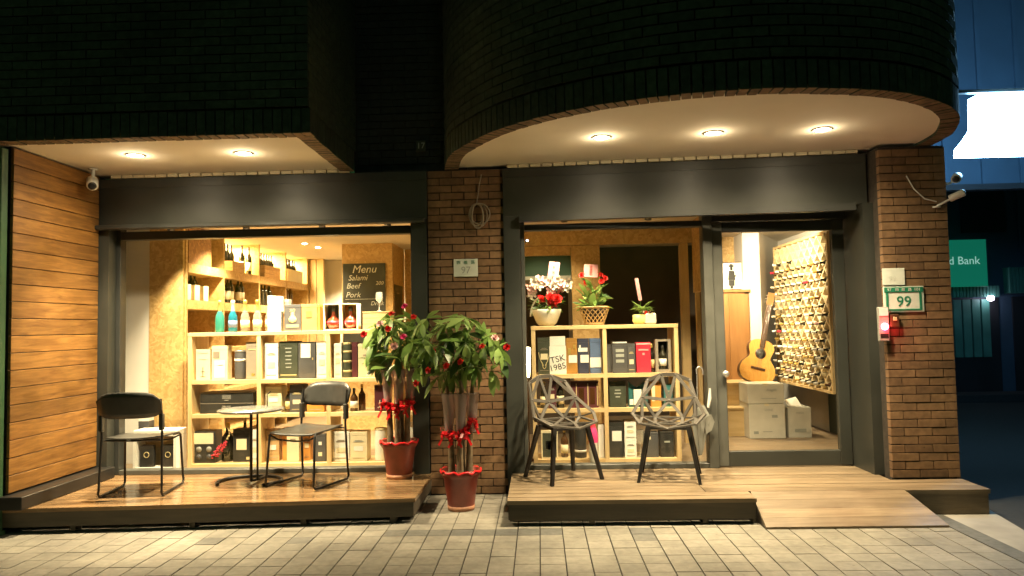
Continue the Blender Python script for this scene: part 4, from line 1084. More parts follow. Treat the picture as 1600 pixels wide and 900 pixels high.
# row B right
bottle('wine_bottle', 'dark bottle at the left end of the middle row, right shelf', (RX(850), 6.85, ZB), .24, .034, 'dark_bottle', 'gold_foil', 'cream_paper')
box_item('plum bottle box behind the left lattice chair back', RX(863), ZB, .07, .25, 'plum_card', d=.1)
bottle('wine_bottle', 'dark bottle with cream label seen through the left lattice chair', (RX(876), 6.85, ZB), .25, .034, 'dark_bottle', 'red_card', 'cream_paper')
t = box_item('long brown gift case with three bottle windows', RX(914), ZB, .25, .24, 'plum_card', [('pale_divider', -.075, .02, .008, .20, 'gold_print'), ('pale_divider', .03, .02, .008, .20, 'gold_print'), ('pale_divider', .115, .02, .008, .20, 'gold_print'), ('bottle_print', -.03, .03, .05, .15, 'brown_bottle'), ('bottle_print', .07, .03, .045, .15, 'brown_bottle')], d=.12, lid=False, name='gift_case')
box_item('black box with small pale text, middle row of right shelf', RX(966), ZB, .15, .235, 'dark_green_card', [('script_line', 0, .12, .06, .012, 'grey_ink'), ('script_line', 0, .09, .04, .01, 'grey_ink'), ('script_line', 0, .15, .05, .01, 'grey_ink')], d=.12)
t = thing('open_book_box', 'teal winged carton with a white label card, right shelf', 'box', (RX(998), 6.81, ZB))
MB().add([(-.085, 0, 0), (0, .03, 0), (.085, 0, 0), (.085, .09, 0), (-.085, .09, 0), (-.085, 0, .23), (-.01, .03, .17), (.085, 0, .245), (.085, .09, .245), (-.085, .09, .23), (-.01, .09, .17)],
         [(0, 1, 6, 5), (1, 2, 7, 6), (2, 3, 8, 7), (3, 4, 9, 10, 8), (4, 0, 5, 9), (4, 3, 2, 1, 0), (5, 6, 10, 9), (6, 7, 8, 10)]).build('carton', 'teal_card', t, local=True)
MB().box(-.04, .03, -.006, -.002, .02, .16).build('white_label', 'white_paper', t, local=True)
MB().box(-.078, -.045, -.004, -.001, .02, .07).build('white_label', 'white_paper', t, local=True)
box_item('orange bottle box seen through the right lattice chair', RX(1026), ZB, .09, .22, 'orange_card', [('pale_panel', -.025, .05, .03, .14, 'cream_paper')], d=.1)
box_item('blue bottle box at the right end of the middle row', RX(1045), ZB, .08, .20, 'teal_card', d=.1)
# row C right
t = box_item('green botanical print box at the bottom left of the right shelf', RX(857), ZC, .15, .25, 'cream_paper', [('picture', 0, .015, .125, .215, 'dark_green_card'), ('picture_flower', 0, .08, .07, .08, 'gold_print')], d=.1)
bottle('wine_bottle', 'amber bottle behind the front leg of the left lattice chair', (RX(881), 6.88, ZC), .26, .034, 'brown_bottle', 'gold_foil', 'cream_paper')
t = thing('spirit_tin', 'black round tin with a white wing band, bottom row', 'tin', (RX(906), 6.86, ZC))
MB().lathe([(0, 0), (.054, 0), (.055, .004), (.055, .29), (.054, .295)], 20).build('tin', 'black_card', t, local=True)
MB().lathe([(.0555, .05), (.0562, .05), (.0562, .07), (.0555, .07)], 20).build('wing_band', 'white_paper', t, local=True)
MB().lathe([(.056, .296), (.057, .3), (.057, .315), (0, .317)], 20).build('lid', 'charcoal_card', t, local=True)
t = thing('wrapped_bottle', 'white bottle with a bright pink top before the black tin', 'bottle', (RX(924), 6.66, .18))
MB().lathe([(0, 0), (.026, 0), (.034, .03), (.038, .06), (.041, .2)], 16).build('bottle_base', 'ceramic_white', t, local=True)
MB().lathe([(.042, .2), (.044, .24), (.04, .29), (.025, .33)], 16).build('pink_sleeve', 'flower_magenta', t, local=True)
MB().lathe([(.026, .331), (.02, .35), (.018, .40), (0, .40)], 12).build('capsule', 'red_card', t, local=True)
box_item('white bottle box left of the middle upright, bottom row', RX(938), ZC, .05, .30, 'white_paper', d=.1)
box_item('black box with square white label, bottom row of right shelf', RX(962), ZC, .125, .32, 'black_card', [('white_label', .005, .15, .085, .09, 'white_paper')], d=.12)
for k in range(2):
    box_item(['white square carton, lower of two stacked in the right shelf', 'white square carton, upper of two stacked in the right shelf'][k], RX(984), ZC+.166*k, .105, .163, 'white_paper', d=.12)
wineglass('clear wine glass between white cartons and dark box, bottom row', (RX(1000), 6.84, ZC), 1.2)
box_item('dark squat box with round pale seal, bottom row right', RX(1017), ZC, .12, .22, 'charcoal_card', [('round_seal', -.02, .16, .025, .025, 'cream_paper')], d=.13)
box_item('dark squat box at the far right of the bottom row', RX(1041), ZC, .12, .225, 'black_card', [('grey_print', 0, .13, .05, .015, 'grey_ink')], d=.13)

# --- flower gifts on the right shelf
def flower_mesh(nm, mat, r, petals=9, layers=3, seedv=1):
    rr = random.Random(seedv); b = MB()
    for L_ in range(layers):
        for k in range(petals):
            a = 2*math.pi*(k+.5*L_)/petals+rr.uniform(-.2, .2); el = .15+.45*L_+rr.uniform(-.15, .15)
            M_ = Matrix.Rotation(a, 4, 'Z') @ Matrix.Rotation(-el, 4, 'Y')
            rl = r*(1-.18*L_); wd = r*.42
            b.add([(0, 0, 0), (rl*.5, -wd*.7, .1*r), (rl, -wd*.5, .25*r), (rl*1.08, 0, .18*r), (rl, wd*.5, .25*r), (rl*.5, wd*.7, .1*r)], [(0, 1, 5), (1, 2, 3), (1, 3, 5), (3, 4, 5)], 0, True, M_)
    return b.mesh(nm, mat)
FL = {('r', ): flower_mesh('flower', 'flower_red', .028, seedv=2), ('m', ): flower_mesh('flower', 'flower_magenta', .030, seedv=3), ('p', ): flower_mesh('flower', 'flower_pale', .032, seedv=4), ('w',): flower_mesh('flower', 'flower_white', .03, seedv=5)}
ORC = flower_mesh('flower', 'flower_white', .05, petals=5, layers=2, seedv=8)
ORP = flower_mesh('flower', 'flower_pale', .05, petals=5, layers=2, seedv=9)
BIGR = flower_mesh('flower', 'flower_red', .05, petals=10, layers=3, seedv=10)
def leaf_mesh(L, W, mat, droop=.25, fold=.15):
    vs = []; fs = []
    st = [(0, .0), (.12, .35), (.35, .85), (.6, 1), (.82, .6), (1, 0)]
    for t, w_ in st:
        z = -droop*L*t*t; vs += [(L*t, -W*w_/2, z+fold*W*w_*.5), (L*t, 0, z), (L*t, W*w_/2, z+fold*W*w_*.5)]
    for i in range(len(st)-1):
        a = 3*i; b = a+3; fs += [(a, b, b+1, a+1), (a+1, b+1, b+2, a+2)]
    return MB().add(vs, fs, 0, True).mesh('leaf', mat)
LF = {k: leaf_mesh(.185, .056, m_) for k, m_ in (('g', 'leaf_green'), ('b', 'leaf_bright'), ('d', 'leaf_dark'))}
def look(d, roll=0):
    """rotation sending +X to direction d"""
    d = Vector(d).normalized(); q = d.to_track_quat('X', 'Z'); e = (q.to_matrix().to_4x4() @ Matrix.Rotation(roll, 4, 'X')).to_euler(); return e
def card(label, loc, rz, w_, h, tilt, stick=.12, name='greeting_card', cat='card', chars='賀'):
    t = thing(name, label, cat, loc, rz)
    M_ = Matrix.Translation((0, 0, stick)) @ Matrix.Rotation(tilt, 4, 'Y')
    MB().box(-w_/2, w_/2, -.0015, .0015, 0, h, M=M_).build('card_sheet', 'pink_paper', t, local=True)
    MB().tube([(0, .003, -.02), (0, .003, stick+.02)], .002, 5).build('stick', 'leaf_green', t, local=True)
    for i in range(3):
        p = M_ @ Vector((0, -.0025, h*(.25+.25*i)))
        text_part('lettering', chars[i % len(chars)], min(w_, h)*.3, 'red_ink', t, p, rot=(math.pi/2, tilt, 0))
    return t
# orchid pot
rr = random.Random(11)
t = thing('orchid_planter', 'round white pot of pale orchids with one red bloom cluster', 'flower arrangement', (RX(857), 6.92, ZT))
MB().lathe([(0, 0), (.07, 0), (.095, .03), (.125, .10), (.14, .15), (.135, .155), (.12, .145), (0, .13)], 22).build('pot', 'ceramic_white', t, local=True)
MB().tube([(-.15*math.cos(a), -.02, .15+.20*math.sin(a)-.06) for a in [0+.15*i for i in range(8)]], .008, 6).build('handle', 'ceramic_white', t, local=True)
for k in range(34):
    a = rr.uniform(0, 6.28); el = rr.uniform(-.5, 1.0); r_ = rr.uniform(.02, .09)
    inst('leaf', LF[rr.choice('gdb')], t, (r_*math.cos(a), r_*math.sin(a)*.7, .15+rr.uniform(0, .07)), look((math.cos(a), math.sin(a), el), rr.uniform(-.6, .6)), (rr.uniform(.5, .9),)*3)
for k in range(9):
    inst('bloom', BIGR, t, (rr.uniform(-.05, .12), -.07+rr.uniform(-.03, .03), .17+rr.uniform(.0, .10)), look((rr.uniform(-.4, .4), -1, rr.uniform(0, .6))) , (1, 1, 1)).rotation_euler = (R(60)+rr.uniform(-.4, .4), rr.uniform(-.5, .5), rr.uniform(0, 6))
for (cx, cz, n_) in ((-.10, .40, 5), (-.14, .31, 3), (.04, .36, 4), (.12, .38, 5), (.17, .35, 3)):
    MB().tube([(cx*.3, 0, .14), (cx*.7, -.01, .26), (cx, -.03, cz)], .003, 5).build('stem', 'leaf_dark', t, local=True)
    for k in range(n_):
        o = inst('bloom', ORP if k % 2 else ORC, t, (cx+rr.uniform(-.045, .045), -.05+rr.uniform(-.03, .02), cz+rr.uniform(-.045, .045))); o.rotation_euler = (R(75)+rr.uniform(-.4, .4), rr.uniform(-.4, .4), rr.uniform(-.5, .5))
card('broad pink congratulation card above the orchids', (RX(862)+.03, 6.93, ZT+.28), 0, .10, .20, R(8), .12)
# wicker basket
t = thing('wicker_basket', 'tapered wicker basket of green foliage with red anthuriums', 'flower arrangement', (RX(934), 6.92, ZT))
wk = MB()
NS = 16
for k in range(NS):
    a0 = 2*math.pi*k/NS
    for sgn in (1, -1):
        pts = []
        for i in range(7):
            f_ = i/6; r_ = .085+.055*f_; a = a0+sgn*f_*1.1; pts.append((r_*math.cos(a), r_*math.sin(a), .012+.15*f_))
        wk.tube(pts, .0045, 5)
wk.build('weave', 'wicker', t, local=True)
MB().lathe([(0, 0), (.09, 0), (.09, .022), (.083, .022), (0, .02)], 20).build('base', 'wicker', t, local=True)
MB().tube([(.142*math.cos(q*math.pi/12), .142*math.sin(q*math.pi/12), .165) for q in range(24)], .009, 6, closed=True).build('rim', 'wicker', t, local=True)
MB().lathe([(0, .01), (.072, .01), (.118, .15), (0, .15)], 16).build('liner', 'soil', t, local=True)
for k in range(70):
    a = rr.uniform(0, 6.28); el = rr.uniform(-.3, 1.6); r_ = rr.uniform(.0, .10); zz = .16+(rr.random()**2)*.22
    inst('leaf', LF[rr.choice('ggbbd')], t, (r_*math.cos(a)*(1 if zz < .26 else .5), r_*math.sin(a)*.7, zz), look((math.cos(a), math.sin(a), el), rr.uniform(-.6, .6)), (rr.uniform(.45, .85),)*3)
inst('leaf', LF['b'], t, (-.06, -.09, .24), look((-.35, -.3, 1)), (1, 1.2, 1)); inst('leaf', LF['b'], t, (-.03, -.10, .17), look((.05, -.3, 1)), (.8, 1.2, 1))
for (x, z) in ((-.09, .39), (.07, .40), (.10, .43), (-.11, .46), (.06, .46)):
    MB().tube([(0, 0, .14), (x*.5, -.02, z*.6), (x, -.05, z)], .003, 5).build('stem', 'leaf_green', t, local=True)
    o = inst('bloom', FL[('r',)], t, (x, -.06, z)); o.rotation_euler = (R(70), 0, rr.uniform(-1, 1))
card('pink card half hidden over the wicker basket', (RX(930), 6.95, ZT+.36), 0, .13, .12, R(3), .09, chars='喜')
# small succulent pot
t = thing('fern_planter', 'small speckled white planter with a spiky yellow green fern', 'flower arrangement', (RX(1013), 6.90, ZT))
MB().lathe([(0, 0), (.05, 0), (.062, .03), (.06, .085), (.05, .09), (0, .085)], 18, off=(-.045, 0, 0)).build('bowl', 'yellow_ceramic', t, local=True)
MB().box(-.0, .105, -.055, .05, 0, .10, bev=.012).build('planter', 'ceramic_white', t, local=True)
for k in range(40):
    a = rr.uniform(0, 6.28); el = rr.uniform(.3, 2.0)
    o = inst('leaf', LF[rr.choice('bbg')], t, (-.01+rr.uniform(-.03, .03), rr.uniform(-.03, .03), .09+rr.uniform(0, .05)), look((math.cos(a), math.sin(a), el), 0), (rr.uniform(.45, .75), .35, 1))
for k in range(7):
    o = inst('bloom', FL[('r' if k % 3 == 0 else 'w',)], t, (.03+rr.uniform(-.04, .06), -.05, .105+rr.uniform(-.01, .015)), (R(60), 0, rr.uniform(0, 6)), (.45,)*3)
card('narrow pink strip card on a wire above the fern', (RX(1008), 6.90, ZT+.10), R(8), .032, .21, R(-9), .12, chars='喜')

# glowing table lamp between pillar and right shelf
t = thing('glowing_lamp', 'glowing upright lamp at the left edge of the right window', 'lamp', (-.115, 6.9, .18))
MB().lathe([(0, 0), (.05, 0), (.05, .02), (.012, .03), (.01, .72), (.035, .74), (0, .74)], 14).build('stand', 'brown_bottle', t, local=True)
MB().lathe([(.022, .77), (.03, .85), (.036, 1.03), (.03, 1.045), (0, 1.05)], 14).build('lamp_shade', 'glow_shade', t, local=True)
lamp('glow_lamp_light', 'POINT', (-.115, 6.84, 1.12), 4, WARM, size=.04)
t = thing('violet_glint', 'tiny violet glint painted as a glowing dot, top left of the right window', 'glint', (-.085, 6.54, 2.18))
MB().lathe([(0, 0), (.02, 0), (.02, .012), (.012, .016), (0, .016)], 12, M=Matrix.Translation((0, 0, 0)) @ Matrix.Rotation(math.pi/2, 4, 'X')).build('case', 'grey_plastic', t, local=True)
MB().lathe([(0, .0165), (.008, .0165), (.006, .02), (0, .021)], 12, M=Matrix.Rotation(math.pi/2, 4, 'X')).build('glint_dot', 'street_lamp_glow', t, local=True)  # glowing dot stands in for a glint, no lamp here

# ================================================================== RIGHT ROOM FURNITURE
t = thing('wooden_cabinet', 'tall brown wooden cabinet under the framed silhouette picture', 'cabinet', (2.33, 9.05, .18))
MB().box(2.02, 2.52, 8.92, 9.29, .18, 1.78).build('carcass', 'cabinet_wood', t)
MB().box(2.0, 2.535, 8.90, 9.29, 1.782, 1.81).build('top', 'cabinet_wood', t)
MB().box(2.03, 2.27, 8.905, 8.918, .22, 1.76).build('cabinet_door', 'cabinet_wood', t)
MB().box(2.275, 2.51, 8.905, 8.918, .22, 1.76).build('cabinet_door', 'cabinet_wood', t)
t = thing('framed_picture', 'framed picture of a dark hatted silhouette on the cabinet', 'picture', (2.34, 9.0, 1.811))
MB().box(-.15, .17, 0, .02, 0, .34).build('frame', 'dark_wood', t, local=True)
MB().box(-.14, .125, -.004, -.001, .012, .328).build('sheet', 'white_paper', t, local=True)
f = MB(); f.box(-.03, .03, -.008, -.0045, .28, .30); f.box(-.018, .018, -.008, -.0045, .301, .315); f.box(-.015, .015, -.008, -.0045, .24, .279)
f.prism([(-.045, .12), (.045, .12), (.035, .23), (-.03, .235)], .0045, .008, M=Matrix(((1, 0, 0, 0), (0, 0, -1, 0), (0, 1, 0, 0), (0, 0, 0, 1))))
f.box(-.035, .035, -.008, -.0045, .05, .119); f.box(.036, .06, -.008, -.0045, .16, .18); f.box(-.02, .015, -.008, -.0045, .018, .049)
f.build('silhouette', 'ink', t, local=True)
# pine bench steps
t = thing('pine_steps', 'stepped pine box bench carrying the guitar', 'bench', (2.35, 8.6, .18))
MB().box(2.10, 2.66, 8.42, 8.89, .18, .72).build('upper_box', 'pine', t)
MB().box(2.08, 2.67, 8.40, 8.895, .722, .745).build('seat_board', 'pine', t)
MB().box(2.05, 2.34, 8.22, 8.418, .18, .47).build('lower_box', 'pine', t)
MB().box(2.04, 2.345, 8.20, 8.418, .472, .492).build('step_board', 'pine', t)
# guitar leaning
def guitar():
    t = thing('acoustic_guitar', 'honey coloured acoustic guitar leaning by the wine rack', 'guitar', (2.42, 8.44, .747))
    M_ = Matrix.Rotation(R(15), 4, 'Y') @ Matrix.Rotation(R(-9), 4, 'X')
    half = [(0, 0), (.09, .004), (.155, .03), (.192, .08), (.20, .14), (.185, .20), (.15, .245), (.122, .28), (.118, .31), (.13, .345), (.142, .385), (.138, .43), (.105, .47), (.05, .49), (0, .495)]
    hs = smooth([(a, b) for a, b in half], 3)
    poly = hs+[(-a, b) for a, b in reversed(hs[1:-1])]
    RX_ = Matrix(((1, 0, 0, 0), (0, 0, -1, 0), (0, 1, 0, 0), (0, 0, 0, 1)))
    MB().prism(poly, -.10, -.004, M=M_ @ RX_).build('body_sides', 'dark_wood', t, local=True)
    MB().prism(poly, -.003, .001, M=M_ @ RX_).build('soundboard', 'guitar_top', t, local=True)
    MB().lathe([(0, 0), (.05, 0), (.05, .0022), (0, .0022)], 24, M=M_ @ RX_ @ Matrix.Translation((0, .33, .001))).build('sound_hole', 'ink', t, local=True)
    MB().lathe([(.052, 0), (.062, 0), (.062, .0015), (.052, .0015)], 24, M=M_ @ RX_ @ Matrix.Translation((0, .33, .001))).build('rosette', 'dark_wood', t, local=True)
    MB().box(-.08, .08, -.012, -.001, .145, .170, M=M_).build('bridge', 'dark_wood', t, local=True)
    MB().box(-.026, .026, -.016, .012, .40, .90, M=M_).build('neck', 'dark_wood', t, local=True)
    MB().box(-.036, .036, -.012, .006, .902, 1.05, M=M_).build('headstock', 'cabinet_wood', t, local=True)
    for s_ in (-1, 1):
        for k in range(3): MB().tube([M_ @ Vector((s_*.036, -.003, .93+.04*k)), M_ @ Vector((s_*.058, -.003, .93+.04*k))], .006, 6).build('tuning_peg', 'silver', t, local=True)
    st = MB()
    for k in range(6): st.tube([M_ @ Vector((-.02+.008*k, -.0175, .158)), M_ @ Vector((-.016+.0065*k, -.0175, .91))], .0008, 4)
    st.build('strings', 'silver', t, local=True)
guitar()
def carton(label, x0, x1, y0, y1, z0, z1, extra=()):
    t = thing('carton', label, 'box', ((x0+x1)/2, (y0+y1)/2, z0))
    MB().box(x0, x1, y0, y1, z0, z1, bev=.004).build('carton_body', 'carton', t)
    MB().box((x0+x1)/2-.022, (x0+x1)/2+.022, y0-.0015, y1+.0015, z1-.02, z1+.0015).build('tape', 'cream_paper', t)
    for (dx, z, w_, h) in extra: MB().box((x0+x1)/2+dx-w_/2, (x0+x1)/2+dx+w_/2, y0-.003, y0-.001, z, z+h).build('printed_mark', 'grey_ink', t)
    return t
t1 = carton('pale cardboard carton, lower of the stack inside the door', 2.22, 2.60, 8.02, 8.38, .181, .545, ((.08, .40, .06, .03), (.0, .25, .10, .008), (-.12, .23, .05, .03)))
text_part('lettering', 'WINE', .035, 'grey_ink', t1, (.02, -.1835, .30))
t1 = carton('pale cardboard carton, upper of the stack inside the door', 2.215, 2.60, 8.03, 8.37, .549, .76, ((.03, .60, .16, .007),))
text_part('lettering', 'Fragile', .04, 'grey_ink', t1, (.06, -.1735, .145), shear=.3)
t = thing('open_carton', 'smaller open carton with white papers right of the stack', 'box', (2.77, 8.2, .181))
MB().box(2.645, 2.655, 8.06, 8.32, .181, .50).build('side_panel', 'carton', t); MB().box(2.875, 2.885, 8.06, 8.32, .181, .50).build('side_panel', 'carton', t)
MB().box(2.656, 2.874, 8.06, 8.07, .181, .50).build('front_panel', 'carton', t); MB().box(2.656, 2.874, 8.31, 8.32, .181, .50).build('back_panel', 'carton', t)
MB().box(2.656, 2.874, 8.071, 8.309, .181, .40).build('contents', 'black_card', t)
MB().box(2.60, 2.76, 8.0, 8.02, .0, .005, M=Matrix.Translation((0, 0.05, .515)) @ Matrix.Rotation(R(0), 4, 'Y')).build('flap', 'carton', t)
MB().add([(2.66, 8.05, .5), (2.80, 8.08, .51), (2.78, 8.2, .60), (2.64, 8.18, .57)], [(0, 1, 2, 3)]).build('paper_sheet', 'white_paper', t)
MB().box(2.71, 2.83, 8.056, 8.058, .24, .275).build('printed_mark', 'grey_ink', t)
text_part('lettering', 'FRESH', .03, 'grey_ink', t, (0, -.1425, .26))
# ------------------------------------------------------------------ wine rack
rk = thing('wine_rack', 'big pale diamond lattice wine rack hung on the right wall', 'wine rack', (3.05, 8.28, .72))
ya, yb, za, zb = 7.46, 9.10, .72, 2.30
for (y0, y1, z0, z1) in ((ya-.025, ya, za-.025, zb+.025), (yb, yb+.025, za-.025, zb+.025)):
    MB().box(2.885, 3.21, y0, y1, z0, z1).build('frame_side', 'pine_upright', rk)
for (z0, z1) in ((za-.025, za), (zb, zb+.025)):
    MB().box(2.885, 3.21, ya+.001, yb-.001, z0, z1).build('frame_rail', 'pine', rk)
MB().box(3.205, 3.215, ya, yb, za, zb).build('back_panel', 'dark_wood', rk)  # dark back puts the shade of the holes into its colour
cw = (yb-ya)/9; ch = (zb-za)/9.0
def clip(y0, z0, sgn):
    """line z=z0+sgn*(y-y0)*ch/cw clipped to the rack"""
    s = sgn*ch/cw; pts = []
    for y in (ya, yb):
        z = z0+s*(y-y0)
        if za-1e-6 <= z <= zb+1e-6: pts.append((y, z))
    for z in (za, zb):
        y = y0+(z-z0)/s
        if ya+1e-6 < y < yb-1e-6: pts.append((y, z))
    return pts
for sgn in (1, -1):
    for k in range(-10, 20):
        pts = clip(ya+cw*k+cw/2, za if sgn > 0 else za, sgn)
        if len(pts) >= 2 and (Vector(pts[0])-Vector(pts[1])).length > .05:
            (y0, z0), (y1, z1) = pts[0], pts[1]
            off = .0 if sgn > 0 else .0015
            MB().bar((3.0+off, y0, z0), (3.0+off, y1, z1), .215, .014, Vector((1, 0, 0)).cross(Vector((0, y1-y0, z1-z0)))).build('lattice_slat', 'pale_pine', rk)
rr = random.Random(21)
combos = [('dark_bottle', 'cream_paper'), ('dark_bottle', 'gold_foil'), ('clear_glass', 'white_paper'), ('brown_bottle', 'cream_paper'), ('dark_bottle', 'white_paper'), ('brown_bottle', 'gold_print'), ('dark_bottle', 'white_paper'), ('brown_bottle', 'gold_foil'), ('dark_bottle', 'flower_pale'), ('brown_bottle', 'red_card')]
for r_ in range(0, 16):
    for c_ in range(9):
        y = ya+cw*(c_+(0 if r_ % 2 else .5)); z = za+ch*(r_*.5+.5)
        if y < ya+.07 or y > yb-.07 or z < za+.08 or z > zb-.14: continue
        if rr.random() < (.45 if r_ > 13 else .06): continue
        wts = [4, 3, 3, 3, 4, 3, 4, 3, 1, .5]
        g_, c2 = rr.choices(combos, wts)[0]
        kk = (g_, c2)
        capn = {'cream_paper': 'cream', 'gold_foil': 'gold', 'white_paper': 'white', 'gold_print': 'dull gold', 'flower_pale': 'pale pink', 'red_card': 'red'}[c2]
        bottle('racked_bottle', '%s capped bottle in lattice rack, %s row up, %s from the window' % (capn, ORD[r_], ORD[c_]), (3.115, y, z-.030), h=.31, r=.036, glass=g_, cap=c2, lab=None, group='bottles lying in the lattice wine rack', parts=False, seg=8, rot=(0, -math.pi/2, 0))
lamp('rack_fill_spot', 'SPOT', (1.95, 7.35, 2.40), 230, WARM2, target=(3.0, 8.6, 1.75), size=.05, angle=80, blend=.6)  # unseen spot, added to brighten the rack

# ------------------------------------------------------------------ interior lamps
downlight(-2.84, 8.91, CE, 'small ceiling spot inside, nearer of two above the menu board aisle', 'small ceiling spots inside the shop', .04)
downlight(-2.81, 9.36, CE, 'small ceiling spot inside, farther of two above the menu board aisle', 'small ceiling spots inside the shop', .04)
IL = [(-3.1, 7.6, 95), (-2.84, 8.91, 60), (-2.81, 9.36, 90), (-2.65, 10.6, 160), (-1.6, 8.2, 70), (1.95, 8.5, 75), (.1, 7.3, 22)]  # all but the two fixtures above are unseen, added as fill
for x, y, e in IL: lamp('ceiling_spot_and_fill', 'SPOT', (x, y, CE-.03), e*1.35, WARM, size=.04, angle=120, blend=.6)
# unseen fill spots, added just inside the head of each window
for i, (x, tx, e) in enumerate([(-3.35, -3.1, 80), (-2.65, -2.7, 130), (-1.95, -2.0, 190), (-1.35, -1.5, 190), (.25, .25, 60), (1.0, .95, 45)]):
    t = thing('unseen_fill_spot', 'added unseen fill spot inside the head of the %s window, %s' % (('left', 'right')[x > -.5], ['first from the left', 'second from the left', 'third from the left', 'fourth from the left', 'left one', 'right one'][i]), 'spotlight', (x, 6.60, 2.42))
    MB().lathe([(0, 0), (.028, 0), (.032, -.07), (.0, -.068)], 12, M=Matrix.Rotation(R(25), 4, 'X')).build('housing', 'black_metal', t, local=True)
    MB().tube([(0, 0, -.02), (0, 0, .068)], .006, 6).build('stem', 'black_metal', t, local=True)
    lamp('unseen_fill_beam', 'SPOT', (x, 6.63, 2.33), e, WARM2, target=(tx, 7.05, .9), size=.03, angle=85, blend=.6)

# ================================================================== TERRACE FURNITURE
def sled_chair(label, loc, rz):
    t = thing('terrace_chair', label, 'chair', loc, rz, 'black moulded chairs on sled legs')
    # local: sitter faces -Y
    b = MB(); NX, NY = 10, 8
    vs = []; fs = []
    for j in range(NY+1):
        v = j/NY; y = -.215+.43*v; wd = .215-.018*v
        for i in range(NX+1):
            u = -1+2*i/NX; rx = wd*u
            edge = .012*(u*u)
            z = .445-.02*math.sin(v*math.pi)*(1-u*u*.4)+edge-.012*(1-v)**3*2
            if abs(u) > .85 and (v < .12 or v > .88): rx *= .96
            vs.append((rx, y, z))
    W_ = NX+1
    for j in range(NY):
        for i in range(NX): fs.append((j*W_+i, j*W_+i+1, (j+1)*W_+i+1, (j+1)*W_+i))
    n0 = len(vs); vs += [(x, y, z-.012) for x, y, z in vs]
    fs += [tuple(n0+q for q in reversed(f)) for f in fs[:NX*NY]]
    for i in range(NX): fs += [(i+1, i, n0+i, n0+i+1), (NY*W_+i, NY*W_+i+1, n0+NY*W_+i+1, n0+NY*W_+i)]
    for j in range(NY): fs += [(j*W_, (j+1)*W_, n0+(j+1)*W_, n0+j*W_), ((j+1)*W_+NX, j*W_+NX, n0+j*W_+NX, n0+(j+1)*W_+NX)]
    MB().add(vs, fs, 0, True).build('seat', 'chair_plastic', t, local=True)
    # backrest
    vs = []; fs = []; NZ = 5
    for j in range(NZ+1):
        v = j/NZ
        for i in range(NX+1):
            u = -1+2*i/NX; x = .234*u; arch = .018*(1-u*u)
            cr = max(0, (abs(u)-.6)/.4)**2.2; z = .60+.035*cr*(1-v)+(.185+arch-.05*cr)*v
            y = .222+.045*v+.058*(1-u*u)
            vs.append((x, y, z))
    for j in range(NZ):
        for i in range(NX): fs.append((j*W_+i, j*W_+i+1, (j+1)*W_+i+1, (j+1)*W_+i))
    n0 = len(vs); vs += [(x*1.0, y+.012, z) for x, y, z in vs]
    fs += [tuple(n0+q for q in reversed(f)) for f in fs[:NX*NZ]]
    for i in range(NX): fs += [(i+1, i, n0+i, n0+i+1), (NZ*W_+i, NZ*W_+i+1, n0+NZ*W_+i+1, n0+NZ*W_+i)]
    for j in range(NZ): fs += [(j*W_, (j+1)*W_, n0+(j+1)*W_, n0+j*W_), ((j+1)*W_+NX, j*W_+NX, n0+j*W_+NX, n0+(j+1)*W_+NX)]
    MB().add(vs, fs, 0, True).build('backrest', 'chair_plastic', t, local=True)
    for s_ in (-1, 1):
        x = s_*.222
        pts = [(x*.99, .232, .74), (x, .215, .62), (x, .205, .46), (x*1.03, .225, .10), (x*1.04, .235, .035), (x*1.04, .215, .012), (x*1.04, .16, .010), (x*1.04, -.16, .010), (x*1.04, -.215, .012), (x*1.04, -.235, .035), (x*1.03, -.225, .1), (x*.98, -.20, .41), (x*.95, -.18, .425), (x*.9, -.1, .425)]
        MB().tube(pts, .0095, 8).build('leg_frame', 'black_metal', t, local=True)
        MB().box(x-.016, x+.016, .193, .235, .50, .625, bev=.004).build('back_bracket', 'chair_plastic', t, local=True)
    MB().tube([(-.21, -.19, .405), (-.15, -.185, .375), (0, -.18, .365), (.15, -.185, .375), (.21, -.19, .405)], .007, 8).build('cross_bar', 'black_metal', t, local=True)
    MB().tube([(-.21, .2, .43), (0, .19, .42), (.21, .2, .43)], .007, 8).build('cross_bar', 'black_metal', t, local=True)
    return t
c1 = sled_chair('black moulded chair by the plank wall, turned towards the window', (-3.15, 5.80, .181), R(180+7))
c2 = copy_tree(c1, (-1.90, 6.02, .181), R(-20), 'black moulded chair right of the round table, facing the street')
# round table
t = thing('round_table', 'small round metal table between the two black chairs', 'table', (-2.38, 6.05, .181))
MB().lathe([(0, .585), (.245, .585), (.262, .592), (.264, .602), (.258, .607), (0, .607)], 40).build('tabletop', 'table_metal', t, local=True)
MB().tube([(.0, 0.0, .02), (.0, .0, .585)], .0125, 10).build('pole', 'black_metal', t, local=True)
MB().tube([(.045, 0.02, .02), (.045, .02, .585)], .009, 10).build('pole', 'black_metal', t, local=True)
MB().tube([(.26*math.cos(a)-.02, .22*math.sin(a)+.02, .014) for a in [R(-50+i*14) for i in range(20)]], .014, 8).build('base_ring', 'black_metal', t, local=True)
MB().tube([(.0, 0, .02), (.03, .12, .014), (.03, .235, .014)], .012, 8).build('base_bar', 'black_metal', t, local=True)
MB().box(-.07, .11, -.05, .07, .568, .584).build('top_bracket', 'black_metal', t, local=True)
MB().tube([(.06, .2, .607), (.06, .2, .70), (.09, .2, .73)], .006, 6).build('hook_rod', 'black_metal', t, local=True)

